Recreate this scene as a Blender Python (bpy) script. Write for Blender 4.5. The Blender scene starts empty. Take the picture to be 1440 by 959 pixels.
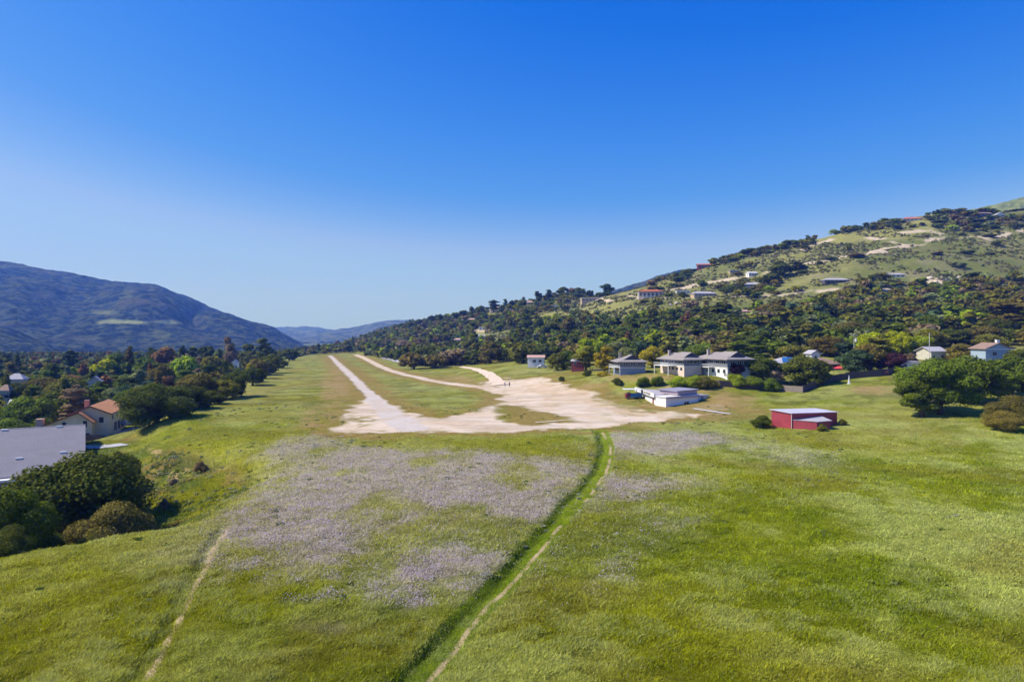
import bpy, math, random
import numpy as np
from mathutils import Vector, Matrix

RNG = np.random.default_rng(11)
random.seed(5)
SC = bpy.context.scene
COL = SC.collection
F = 960.0          # focal length in pixels of the 1440 px wide photograph
CX, HY, CZ = 720.0, 472.0, 19.0   # picture centre column, horizon row, camera height (m)

# ------------------------------------------------------------------ noise
def _hash(ix, iy, seed):
    h = ix * np.uint32(374761393) + iy * np.uint32(668265263) + np.uint32((seed * 1442695041) & 0xFFFFFFFF)
    h = (h ^ (h >> np.uint32(13))) * np.uint32(1274126177)
    h ^= h >> np.uint32(16)
    return (h & np.uint32(0xFFFF)).astype(np.float32) * np.float32(1 / 65535.0)

def vnoise(x, y, seed=0):
    x = np.asarray(x); y = np.asarray(y)
    ix = np.floor(x); iy = np.floor(y)
    fx = (x - ix).astype(np.float32); fy = (y - iy).astype(np.float32)
    ix = ix.astype(np.int64).astype(np.uint32); iy = iy.astype(np.int64).astype(np.uint32)
    fx = fx * fx * (3 - 2 * fx); fy = fy * fy * (3 - 2 * fy)
    o = np.uint32(1)
    a = _hash(ix, iy, seed); b = _hash(ix + o, iy, seed)
    c = _hash(ix, iy + o, seed); d = _hash(ix + o, iy + o, seed)
    a += (b - a) * fx; c += (d - c) * fx
    return a + (c - a) * fy

def fbm(x, y, scale, octv=4, seed=0, gain=0.5):
    """0..1, centred on 0.5; scale = size in metres of the largest blobs"""
    x = np.asarray(x, float) / scale; y = np.asarray(y, float) / scale
    s = 0; a = 1; t = 0
    for o in range(octv):
        ca, sa = math.cos(o * 0.9 + 0.3), math.sin(o * 0.9 + 0.3)
        s = s + a * vnoise((x * ca - y * sa) * 2 ** o + 17.3 * o, (x * sa + y * ca) * 2 ** o - 9.1 * o, seed + o)
        t += a; a *= gain
    return s / t

def sstep(a, b, x):
    t = np.clip((np.asarray(x, float) - a) / (b - a), 0, 1)
    return t * t * (3 - 2 * t)

def mixc(a, b, t):
    return a * (1 - t[..., None]) + np.asarray(b) * t[..., None]

# ------------------------------------------------------------------ terrain
def flat(Y): return HY + CZ * F / Y
FL = [(12, None), (60, None), (100, None), (130, None)]
COLS = {
 -700: [(720, 497), (1500, 495), (14000, 475)],
 380: [(720, 497.5), (900, 497), (1500, 495), (14000, 475)],
 440: [(720, 497.3), (900, 494), (1500, 488), (14000, 475)],
 500: [(720, 497.3), (900, 489), (1200, 482), (1500, 481), (2500, 484), (14000, 475)],
 560: [(330, 528), (430, 515), (560, 502), (720, 490), (900, 474), (1150, 461), (1500, 466), (2500, 484), (14000, 475)],
 640: [(260, 542), (330, 526), (430, 511), (560, 494), (720, 474), (900, 454), (1050, 447), (1400, 458), (2500, 484), (14000, 475)],
 720: [(210, 559), (260, 534), (300, 518), (335, 513), (430, 502), (560, 480), (720, 452), (860, 432), (1200, 448), (2500, 484), (14000, 475)],
 800: [(210, 555), (250, 526), (300, 513), (330, 509), (430, 493), (560, 462), (700, 428), (820, 412), (1200, 440), (2500, 484), (14000, 475)],
 860: [(170, 579), (205, 556), (222, 527), (300, 513), (430, 476), (560, 436), (700, 412), (1100, 440), (2500, 484), (14000, 475)],
 930: [(170, 579), (193, 560), (213, 525), (280, 511), (330, 500), (430, 463), (560, 420), (660, 396), (1000, 430), (2500, 484), (14000, 475)],
 1000: [(165, 582), (186, 560), (203, 529), (260, 511), (330, 490), (430, 452), (560, 409), (690, 369), (1000, 410), (2500, 484), (14000, 475)],
 1100: [(150, 592), (170, 575), (197, 549), (215, 531), (260, 506), (330, 480), (430, 440), (560, 394), (700, 347), (1000, 390), (2500, 484), (14000, 475)],
 1200: [(140, 600), (170, 569), (205, 532), (260, 501), (330, 470), (430, 428), (560, 374), (700, 323), (1000, 370), (2500, 484), (14000, 475)],
 1300: [(120, 622), (150, 586), (170, 565), (205, 527), (260, 495), (330, 462), (430, 423), (560, 362), (700, 303), (1000, 350), (2500, 484), (14000, 475)],
 1440: [(120, 620), (150, 582), (170, 559), (205, 522), (260, 488), (330, 455), (430, 420), (560, 358), (700, 298), (1000, 340), (2500, 484), (14000, 475)],
 2140: [(120, 618), (150, 580), (170, 555), (205, 515), (260, 478), (330, 440), (430, 400), (560, 335), (700, 270), (1000, 300), (2500, 484), (14000, 475)],
}
TPX = np.arange(-700, 2141, 10.0)
TLY = np.linspace(math.log(12), math.log(14000), 520)
def _build_table():
    Yg = np.exp(TLY); keys = sorted(COLS); Z = []
    for k in keys:
        pts = COLS[k]; ys = [12.0]; zs = [0.0]
        for Y, py in pts:
            if not ys or Y > ys[-1]:
                z = CZ - (py - HY) * Y / F
                if len(ys) == 1: ys.append(Y * 0.86); zs.append(0.0 if abs(z) < 3 else z * .3)
                ys.append(Y); zs.append(z)
        Z.append(np.interp(TLY, np.log(ys), zs))
    Z = np.array(Z)                      # cols x Y
    out = np.array([np.interp(TPX, keys, Z[:, j]) for j in range(Z.shape[1])]).T
    ker = np.exp(-np.linspace(-2, 2, 9) ** 2); ker /= ker.sum()
    pad = np.pad(out, ((4, 4), (0, 0)), mode='edge')
    out = sum(ker[i] * pad[i:i + out.shape[0]] for i in range(9))
    k2 = np.exp(-np.linspace(-2, 2, 5) ** 2); k2 /= k2.sum()
    pad = np.pad(out, ((0, 0), (2, 2)), mode='edge')
    return sum(k2[i] * pad[:, i:i + out.shape[1]] for i in range(5))
TAB = _build_table()

EDGE = np.array([(-120, 5), (-60, 40), (-46, 55), (-37, 66), (-31, 71), (-28.5, 80), (-31, 96), (-35, 104), (-45, 116), (-64, 132), (-76, 146),
                 (-84, 177), (-93, 234), (-121, 332), (-154, 424), (-183, 553), (-206, 700), (-236, 900), (-500, 3000)], float)
def seg_dist(x, y, P, closed=False, want_t=False):
    d = np.full(np.shape(x), 1e9); side = np.zeros(np.shape(x)); tt = np.zeros(np.shape(x))
    n = len(P); m = n if closed else n - 1
    for i in range(m):
        ax, ay = P[i]; bx, by = P[(i + 1) % n]
        dx, dy = bx - ax, by - ay; L2 = dx * dx + dy * dy + 1e-9
        t = np.clip(((x - ax) * dx + (y - ay) * dy) / L2, 0, 1)
        dd = np.hypot(x - ax - t * dx, y - ay - t * dy)
        m_ = dd < d
        side = np.where(m_, (x - ax) * dy - (y - ay) * dx, side)
        tt = np.where(m_, i + t, tt)
        d = np.minimum(d, dd)
    if want_t: return d, tt
    return d, side
def edge_out(x, y):
    """metres outside the plateau edge towards the valley on the left (negative = on the plateau)"""
    d, side = seg_dist(x, y, EDGE)
    return np.where(side < 0, d, -d)

def height(X, Y, noise=True):
    X = np.asarray(X, float); Y = np.maximum(np.asarray(Y, float), 12.0)
    px = np.clip(CX + X / Y * F, -700, 2139.9)
    fx = (px + 700) / 10.0; fy = (np.log(np.minimum(Y, 13900)) - TLY[0]) / (TLY[1] - TLY[0])
    ix = np.clip(np.floor(fx).astype(int), 0, len(TPX) - 2); iy = np.clip(np.floor(fy).astype(int), 0, len(TLY) - 2)
    fx = fx - ix; fy = fy - iy
    z = (TAB[ix, iy] * (1 - fx) + TAB[ix + 1, iy] * fx) * (1 - fy) + (TAB[ix, iy + 1] * (1 - fx) + TAB[ix + 1, iy + 1] * fx) * fy
    e = edge_out(X + 3 * (fbm(X, Y, 14, 2, 71) - .5), Y + 3 * (fbm(X, Y, 14, 2, 72) - .5))
    fall = sstep(-3, 22, e)
    target = -8.0 - 3.5 * sstep(30, 300, e) + 0 * X
    rav = sstep(60, 80, Y) * (1 - sstep(115, 140, Y))
    z = z + fall * (np.minimum(target, target) - np.minimum(z, 0) * 0) * (1 - sstep(2000, 5000, Y))
    sh = 1 - sstep(.55, 1.3, np.hypot((X + 86) / 14, (Y - 141) / 12)); z = z * (1 - sh) - 3.7 * sh
    if noise:
        near = 1 - sstep(150, 400, Y)
        amp = (0.30 + 2.0 * sstep(1, 10, e) * near) * (1 - sh)
        z = z + (fbm(X, Y, 16, 2, 3) - .5) * 2 * amp * (1 - sstep(300, 600, Y))
        hill = sstep(8, 40, z)
        z = z + hill * (fbm(X, Y, 90, 4, 5) - .5) * 12
    return z

def at(px, py, Y):
    return np.array([(px - CX) / F * Y, Y, CZ - (py - HY) * Y / F])
_Ys = np.exp(np.linspace(math.log(32), math.log(1600), 900))
def loc(px, py):
    """the point of the ground that lies under picture column px at row py (first hit from the camera)"""
    X = (px - CX) / F * _Ys
    z = height(X, _Ys)
    p = HY + (CZ - z) / _Ys * F
    k = np.argmax(p <= py)
    if p[k] > py: k = int(np.argmin(p))
    if k > 0:
        a, b = p[k - 1], p[k]; t = (a - py) / (a - b + 1e-9); Y = _Ys[k - 1] + t * (_Ys[k] - _Ys[k - 1])
    else: Y = _Ys[0]
    x = (px - CX) / F * Y
    return np.array([x, Y, float(height(x, Y))])
def proj(x, y, z): return CX + x / y * F, HY + (CZ - z) / y * F
def W0(pts):  # picture points on the level of the field -> world xy
    return np.array([((px - CX) / F * (CZ * F / (py - HY)), CZ * F / (py - HY)) for px, py in pts])

# ------------------------------------------------------------------ mesh / object helpers
def mesh_np(name, V, Fc, mats=(), midx=None, attrs=None, smooth=False):
    V = np.ascontiguousarray(V, dtype=np.float32); Fc = np.ascontiguousarray(Fc, dtype=np.int32)
    me = bpy.data.meshes.new(name)
    n, k = Fc.shape
    me.vertices.add(len(V)); me.vertices.foreach_set('co', V.ravel())
    me.loops.add(n * k); me.loops.foreach_set('vertex_index', Fc.ravel())
    me.polygons.add(n)
    me.polygons.foreach_set('loop_start', np.arange(0, n * k, k, dtype=np.int32))
    me.polygons.foreach_set('loop_total', np.full(n, k, dtype=np.int32))
    if midx is not None: me.polygons.foreach_set('material_index', np.ascontiguousarray(midx, dtype=np.int32))
    me.polygons.foreach_set('use_smooth', np.full(n, smooth))
    for m in mats: me.materials.append(m)
    if attrs:
        for an, av in attrs.items():
            av = np.asarray(av, dtype=np.float32)
            if av.ndim == 2:
                a = me.attributes.new(an, 'FLOAT_COLOR', 'POINT')
                c = np.ones((len(V), 4), np.float32); c[:, :3] = av
                a.data.foreach_set('color', c.ravel())
            else:
                a = me.attributes.new(an, 'FLOAT', 'POINT'); a.data.foreach_set('value', av)
    me.update(calc_edges=True)
    return me
def add_obj(name, me, parent=None):
    o = bpy.data.objects.new(name, me); COL.objects.link(o)
    if parent is not None: o.parent = parent
    return o
def tag(o, label=None, cat=None, group=None, kind=None):
    if label: o['label'] = label
    if cat: o['category'] = cat
    if group: o['group'] = group
    if kind: o['kind'] = kind
    return o
def empty(name, loc_, rz=0.0):
    o = bpy.data.objects.new(name, None); COL.objects.link(o)
    o.location = loc_; o.rotation_euler = (0, 0, rz); o.empty_display_size = .5
    return o

class MB:
    def __init__(s): s.v = []; s.f = []
    def poly(s, pts):
        n = len(s.v); s.v += [tuple(p) for p in pts]; s.f.append(tuple(range(n, n + len(pts)))); return s
    def box(s, x0, x1, y0, y1, z0, z1):
        n = len(s.v)
        s.v += [(x0, y0, z0), (x1, y0, z0), (x1, y1, z0), (x0, y1, z0), (x0, y0, z1), (x1, y0, z1), (x1, y1, z1), (x0, y1, z1)]
        s.f += [tuple(n + i for i in q) for q in ((3, 2, 1, 0), (4, 5, 6, 7), (0, 1, 5, 4), (1, 2, 6, 5), (2, 3, 7, 6), (3, 0, 4, 7))]
        return s
    def prism(s, base, ztop, zbot):
        """base: list of xy; ztop / zbot: number or list"""
        k = len(base); n = len(s.v)
        zt = ztop if isinstance(ztop, (list, tuple)) else [ztop] * k
        zb = zbot if isinstance(zbot, (list, tuple)) else [zbot] * k
        s.v += [(x, y, b) for (x, y), b in zip(base, zb)] + [(x, y, t) for (x, y), t in zip(base, zt)]
        s.f.append(tuple(n + i for i in reversed(range(k)))); s.f.append(tuple(n + k + i for i in range(k)))
        for i in range(k):
            j = (i + 1) % k; s.f.append((n + i, n + j, n + k + j, n + k + i))
        return s
    def slab(s, pts, t):
        """a sheet of thickness t under the polygon pts (3D)"""
        k = len(pts); n = len(s.v)
        s.v += [tuple(p) for p in pts] + [(p[0], p[1], p[2] - t) for p in pts]
        s.f.append(tuple(n + i for i in range(k))); s.f.append(tuple(n + k + i for i in reversed(range(k))))
        for i in range(k):
            j = (i + 1) % k; s.f.append((n + j, n + i, n + k + i, n + k + j))
        return s
    def tube(s, pts, radii, seg=6, cap=True):
        pts = [Vector(p) for p in pts]; n0 = len(s.v)
        for i, p in enumerate(pts):
            d = (pts[min(i + 1, len(pts) - 1)] - pts[max(i - 1, 0)]).normalized()
            a = d.orthogonal().normalized(); b = d.cross(a)
            for k in range(seg):
                t = 2 * math.pi * k / seg
                s.v.append(tuple(p + (a * math.cos(t) + b * math.sin(t)) * radii[i]))
        for i in range(len(pts) - 1):
            for k in range(seg):
                k2 = (k + 1) % seg
                s.f.append((n0 + i * seg + k, n0 + i * seg + k2, n0 + (i + 1) * seg + k2, n0 + (i + 1) * seg + k))
        if cap:
            s.f.append(tuple(n0 + k for k in reversed(range(seg)))); e = n0 + (len(pts) - 1) * seg
            s.f.append(tuple(e + k for k in range(seg)))
        return s
    def mesh(s, name, mat, smooth=False):
        me = bpy.data.meshes.new(name); me.from_pydata(s.v, [], s.f)
        if mat: me.materials.append(mat)
        if smooth: me.polygons.foreach_set('use_smooth', [True] * len(me.polygons))
        me.update(); return me
    def build(s, name, mat, parent=None, smooth=False): return add_obj(name, s.mesh(name, mat, smooth), parent)

# ------------------------------------------------------------------ materials
def new_mat(name):
    m = bpy.data.materials.new(name); m.use_nodes = True
    nt = m.node_tree; nt.nodes.clear()
    out = nt.nodes.new('ShaderNodeOutputMaterial'); b = nt.nodes.new('ShaderNodeBsdfPrincipled')
    nt.links.new(b.outputs[0], out.inputs[0])
    return m, nt, b, out
def N(nt, t, **kw):
    n = nt.nodes.new(t)
    for k, v in kw.items():
        if k in n.inputs: n.inputs[k].default_value = v
        else: setattr(n, k, v)
    return n
def noise_node(nt, vec, scale, detail=4, rough=.6):
    n = nt.nodes.new('ShaderNodeTexNoise'); n.inputs['Scale'].default_value = scale
    n.inputs['Detail'].default_value = detail; n.inputs['Roughness'].default_value = rough
    nt.links.new(vec, n.inputs['Vector']); return n
def ramp(nt, fac, lo, hi, a, b):
    r = nt.nodes.new('ShaderNodeMapRange'); r.inputs['From Min'].default_value = lo; r.inputs['From Max'].default_value = hi
    r.inputs['To Min'].default_value = a; r.inputs['To Max'].default_value = b
    nt.links.new(fac, r.inputs['Value']); return r.outputs[0]
def mulcol(nt, col, fac):
    m = nt.nodes.new('ShaderNodeMix'); m.data_type = 'RGBA'; m.blend_type = 'MULTIPLY'; m.inputs[0].default_value = 1
    nt.links.new(col, m.inputs[6]); nt.links.new(fac, m.inputs[7]); return m.outputs[2]

_mc = {}
def paint(name, col, rough=.7, var=.18, scale=1.2, bump=0.0, stripes=None, spec=.3, metal=0.0):
    """plain wall / roof / paint with uneven weathering; stripes = (axis, per metre, depth)"""
    if name in _mc: return _mc[name]
    m, nt, b, out = new_mat(name)
    tc = nt.nodes.new('ShaderNodeTexCoord').outputs['Object']
    n1 = noise_node(nt, tc, scale, 5, .65)
    f = ramp(nt, n1.outputs['Fac'], .3, .7, 1 - var, 1 + var)
    rgb = nt.nodes.new('ShaderNodeRGB'); rgb.outputs[0].default_value = (*col, 1)
    c = mulcol(nt, rgb.outputs[0], f)
    if stripes:
        ax, per, dep = stripes
        w = nt.nodes.new('ShaderNodeTexWave'); w.bands_direction = ax; w.inputs['Scale'].default_value = per * .5 / 1.0
        w.inputs['Distortion'].default_value = 0.3; w.inputs['Detail'].default_value = 1
        nt.links.new(tc, w.inputs['Vector'])
        c = mulcol(nt, c, ramp(nt, w.outputs['Fac'], 0, 1, 1 - dep, 1 + dep * .4))
        bp = nt.nodes.new('ShaderNodeBump'); bp.inputs['Strength'].default_value = .5; bp.inputs['Distance'].default_value = .04
        nt.links.new(w.outputs['Fac'], bp.inputs['Height']); nt.links.new(bp.outputs[0], b.inputs['Normal'])
    nt.links.new(c, b.inputs['Base Color'])
    b.inputs['Roughness'].default_value = rough; b.inputs['Specular IOR Level'].default_value = spec; b.inputs['Metallic'].default_value = metal
    _mc[name] = m; return m

def mat_ground():
    m, nt, b, out = new_mat('ground_cover')
    a = N(nt, 'ShaderNodeAttribute', attribute_name='col'); r = N(nt, 'ShaderNodeAttribute', attribute_name='rough')
    pos = nt.nodes.new('ShaderNodeNewGeometry').outputs['Position']
    n1 = noise_node(nt, pos, 3.0, 5, .75); n2 = noise_node(nt, pos, .45, 5, .7)
    f1 = ramp(nt, n1.outputs['Fac'], .3, .7, .62, 1.38); f2 = ramp(nt, n2.outputs['Fac'], .3, .7, .82, 1.18)
    c = mulcol(nt, mulcol(nt, a.outputs['Color'], f1), f2)
    # grass is patchier than bare earth
    mx = nt.nodes.new('ShaderNodeMix'); mx.data_type = 'RGBA'
    nt.links.new(r.outputs['Fac'], mx.inputs[0]); nt.links.new(mulcol(nt, a.outputs['Color'], ramp(nt, n2.outputs['Fac'], .3, .7, .9, 1.1)), mx.inputs[6]); nt.links.new(c, mx.inputs[7])
    nt.links.new(mx.outputs[2], b.inputs['Base Color'])
    b.inputs['Roughness'].default_value = .95; b.inputs['Specular IOR Level'].default_value = .05
    bp = nt.nodes.new('ShaderNodeBump'); bp.inputs['Distance'].default_value = .25
    nt.links.new(n1.outputs['Fac'], bp.inputs['Height'])
    nt.links.new(ramp(nt, r.outputs['Fac'], 0, 1, .15, .7), bp.inputs['Strength'])
    nt.links.new(bp.outputs[0], b.inputs['Normal'])
    return m
def mat_leaf(name, attr, trans=.3):
    """foliage: colour from the object (trees) or from the mesh (woodland, grass), varied leaf by leaf"""
    m, nt, b, out = new_mat(name)
    v = N(nt, 'ShaderNodeAttribute', attribute_name='v')
    if attr:
        c = N(nt, 'ShaderNodeAttribute', attribute_name='col').outputs['Color']
    else:
        c = nt.nodes.new('ShaderNodeObjectInfo').outputs['Color']
    c = mulcol(nt, c, v.outputs['Fac'])
    nt.links.new(c, b.inputs['Base Color'])
    b.inputs['Roughness'].default_value = .75; b.inputs['Specular IOR Level'].default_value = .04
    tr = nt.nodes.new('ShaderNodeBsdfTranslucent'); ms = nt.nodes.new('ShaderNodeMixShader'); ms.inputs[0].default_value = trans
    nt.links.new(c, tr.inputs['Color']); nt.links.new(b.outputs[0], ms.inputs[1]); nt.links.new(tr.outputs[0], ms.inputs[2])
    nt.links.new(ms.outputs[0], out.inputs[0])
    return m
M_GROUND = mat_ground(); M_LEAF = mat_leaf('tree_foliage', False); M_LEAFA = mat_leaf('grass_and_wood_foliage', True)
M_BARK = paint('bark', (.11, .08, .055), .9, .35, 3)
M_GLASS = paint('window_glass', (.03, .04, .055), .12, .1, 1, spec=.6)
M_TRIM = paint('white_trim', (.72, .71, .68), .55, .08, 1)

# ------------------------------------------------------------------ masks of the field (world metres)
RUNWAY = W0([(464, 500), (471, 507), (477, 513), (487, 522), (499, 534), (508, 543), (518, 552), (530, 564), (551, 585), (582, 604)])
RUN_W = np.array([1.1, 1.3, 1.5, 1.6, 1.4, 1.4, 1.3, 2.2, 2.4, 2.9])
TRACK = W0([(500, 499.5), (512, 504), (528, 512), (546, 519.5), (567, 526), (590, 531), (618, 538), (650, 543), (680, 548), (700, 553)])
LOT = W0([(517, 561), (497, 569), (489, 577), (478, 590), (469, 601), (470, 607), (500, 609), (530, 611), (620, 608.5), (700, 608.5), (760, 606), (820, 605.5), (862, 602), (900, 596), (935, 591),
          (975, 588), (1012, 585), (1030, 581), (1052, 582), (1020, 577), (1002, 573), (975, 577), (935, 579), (905, 577), (880, 574), (858, 569), (836, 561), (805, 554), (778, 549), (766, 545), (735, 543.3), (715, 541), (700, 540.5), (668, 542),
          (676, 546), (697, 553), (703, 559), (696, 568), (684, 573), (668, 577), (640, 584), (615, 588), (592, 586), (572, 577), (552, 569), (540, 563)])
ISLAND = W0([(696, 571), (711, 568), (739, 570), (754, 578), (780, 582), (800, 586), (812, 593), (790, 597), (750, 597), (712, 593), (690, 588), (700, 580)])
ISL2 = W0([(478, 592), (500, 583), (528, 588), (532, 597), (500, 603), (480, 600)])
FOOT_R = W0([(846, 606), (858, 625), (858, 645), (850, 668), (828, 700), (800, 728), (768, 765), (740, 797), (700, 838), (665, 878), (632, 920), (596, 962), (560, 1010)])
DITCH = W0([(841, 606), (847, 625), (843, 645), (834, 665), (815, 690), (793, 708), (772, 738), (742, 768), (700, 815), (660, 855), (618, 897), (552, 962), (500, 1010)])
FOOT_L = W0([(322, 742), (312, 758), (298, 780), (283, 812), (268, 845), (250, 880), (226, 920), (198, 962), (170, 1010)])
FLOWERS = [W0(p) for p in (
    [(330, 745), (385, 695), (415, 660), (450, 636), (560, 630), (700, 640), (820, 658), (832, 690), (800, 712), (760, 752), (735, 785), (690, 812), (600, 815), (540, 838), (470, 810), (400, 770), (350, 775), (310, 790)],
    [(865, 617), (900, 610), (970, 608), (1052, 629), (1000, 632), (930, 637), (870, 635)],
    [(832, 697), (850, 678), (900, 674), (945, 682), (900, 694)],
    [(375, 632), (440, 618), (490, 628), (470, 645), (400, 644)],
    [(790, 770), (830, 740), (905, 732), (930, 742), (850, 775), (800, 800)],
    [(1090, 640), (1130, 634), (1160, 642), (1110, 652)])]
FLOWER_W = [1.0, 1.0, .95, .9, .55, .5]
def inside(x, y, P):
    c = np.zeros(np.shape(x), bool); n = len(P)
    for i in range(n):
        x0, y0 = P[i]; x1, y1 = P[i - 1]
        cond = ((y0 > y) != (y1 > y)) & (x < (x1 - x0) * (y - y0) / (y1 - y0 + 1e-12) + x0)
        c ^= cond
    return c
def sdf(x, y, P):
    out = np.full(np.shape(x), -99.0); m = 30
    k = (x > P[:, 0].min() - m) & (x < P[:, 0].max() + m) & (y > P[:, 1].min() - m) & (y < P[:, 1].max() + m)
    if k.any():
        d, _ = seg_dist(x[k], y[k], P, True); out[k] = np.where(inside(x[k], y[k], P), d, -d)
    return out
def line_mask(x, y, P, w, soft):
    """1 inside a strip of half width w (number or per point)"""
    m = 14; k = (x > P[:, 0].min() - m) & (x < P[:, 0].max() + m) & (y > P[:, 1].min() - m) & (y < P[:, 1].max() + m)
    d = np.full(np.shape(x), 99.0); t = np.zeros(np.shape(x)); d[k], t[k] = seg_dist(x[k], y[k], P, False, True)
    if not np.isscalar(w): w = np.interp(t, np.arange(len(P)), w)
    return 1 - sstep(0, soft, d - w), d

def field_masks(X, Y):
    wx = (fbm(X, Y, 5, 4, 21) - .5); wy = (fbm(X, Y, 5, 4, 31) - .5)
    far = 1 + sstep(120, 400, Y)
    xs = X + 5 * wx * far; ys = Y + 11 * wy * far
    M = {}
    lotd = sdf(xs, ys, LOT); lot = sstep(-.6, 1.6, lotd) * (1 - .6 * (1 - sstep(1, 5, lotd)) * sstep(.55, .66, fbm(X, Y, 2.4, 3, 14)))
    isl = sstep(-1.0, 2.0, sdf(xs, ys, ISLAND)); isl2 = .75 * sstep(-1.0, 3.0, sdf(xs, ys, ISL2)) * sstep(.42, .55, fbm(X, Y, 3, 3, 5))
    rw, rd = line_mask(X + 2.6 * wx, Y, RUNWAY, RUN_W, 1.2)
    tw, td = line_mask(X + 1.2 * wx, Y + 2 * wy, TRACK, 1.9, 1.2)
    M['runway'] = rw
    M['dirt'] = np.maximum(lot * (1 - isl) * (1 - isl2), tw)
    dl = np.maximum(sdf(X + 8 * wx, Y + 20 * wy, LOT), np.maximum(4 - rd, 2 - td))
    pxx = CX + X / Y * F
    M['dirt'] = M['dirt'] * (1 - sstep(930, 985, pxx) * (.05 + .95 * sstep(.38, .52, fbm(X, Y, 6, 4, 12)))) * (1 - .8 * sstep(820, 900, pxx) * sstep(.52, .6, fbm(X, Y * .6, 8, 4, 13)))
    M['dry'] = sstep(-9, 0, dl) * (1 - M['dirt'])
    M['lot'] = lot
    fw, fd = line_mask(X + .5 * wx, Y + .4 * wy, FOOT_R, .10, .22); M['foot'] = fw * sstep(.34, .5, fbm(X, Y, 2.5, 3, 8))
    lw, ld = line_mask(X + .5 * wx, Y + .4 * wy, FOOT_L, .14, .2); M['foot'] = np.maximum(M['foot'], lw * sstep(.30, .44, fbm(X, Y, 4, 3, 9) + .12 * (1 - sstep(45, 62, Y))))
    gw, gd = line_mask(X + .4 * wx, Y + .5 * wy, DITCH, .1, .75); M['ditch'] = gw
    gl, gld = line_mask(X + .5 * wx, Y + .5 * wy, FOOT_L - np.array([.9, 0]), .1, .6); M['ditch'] = np.maximum(M['ditch'], .7 * gl)
    # lush strip between the ditch and the footpath
    M['strip'] = (1 - sstep(.2, 1.1, gd)) + (1 - sstep(.1, .9, fd)) ; M['strip'] = np.clip(M['strip'] + ((gd < 2.1) & (fd < 2.1)) * .8, 0, 1)
    fl = np.zeros(np.shape(X))
    f1 = fbm(X, Y * .55, 7, 4, 41); f2 = fbm(X, Y, 1.6, 3, 44)
    for P, w in zip(FLOWERS, FLOWER_W):
        fl = np.maximum(fl, w * sstep(-8, 5, sdf(xs, ys, P) + 5 * (f2 - .5)))
    M['flower'] = fl * (sstep(.34, .55, f1) * .75 + .25) * (1 - M['strip'] * .9) * (1 - M['dirt']) * (.6 + .8 * f2)
    return M

LUSH = np.array((.142, .176, .004)); MIDG = np.array((.210, .232, .008)); PALE = np.array((.340, .360, .115)); OLIVE = np.array((.230, .205, .006))
DRY = np.array((.235, .165, .045)); TAN = np.array((.42, .29, .14)); SAND = np.array((.58, .475, .365)); GREYRW = np.array((.50, .435, .385)); MAUVE = np.array((.35, .295, .265)); FOOTC = np.array((.40, .30, .17))
def sand_poly_masks(X, Y, px, py):
    return 0
def scr(px, py, pts):  # soft mask round picture blobs (cx, cy, rx, ry)
    m = np.zeros(np.shape(px))
    for cx, cy, rx, ry in pts:
        m = np.maximum(m, 1 - sstep(.45, 1.15, np.hypot((px - cx) / rx, (py - cy) / ry)))
    return m
# bare cuts and tracks on the hillside: polylines of ground points (column, row, half width m)
HILL_TRACKS = [([(1040, 392), (1062, 386), (1080, 383)], 5), ([(1118, 372), (1165, 366), (1215, 358), (1245, 350), (1290, 343), (1330, 333)], 3.0),
               ([(1130, 351), (1150, 343), (1168, 337)], 3.5), ([(1222, 334), (1262, 342), (1290, 338)], 3), ([(965, 404), (1000, 396), (1040, 391)], 3.5),
               ([(1120, 411), (1160, 408), (1205, 404)], 3), ([(1225, 412), (1255, 404)], 3), ([(1312, 395), (1340, 393), (1362, 398)], 5), ([(885, 416), (905, 420), (935, 419)], 3),
               ([(1040, 417), (1075, 415), (1110, 413)], 4), ([(1352, 334), (1385, 335), (1440, 324)], 2.5), ([(945, 407), (970, 405)], 3), ([(1275, 328), (1305, 322), (1322, 330)], 4),
               ([(575, 462), (600, 466)], 4), ([(590, 474), (610, 470)], 4), ([(835, 421), (858, 424)], 3), ([(660, 466), (690, 464)], 3)]
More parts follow.
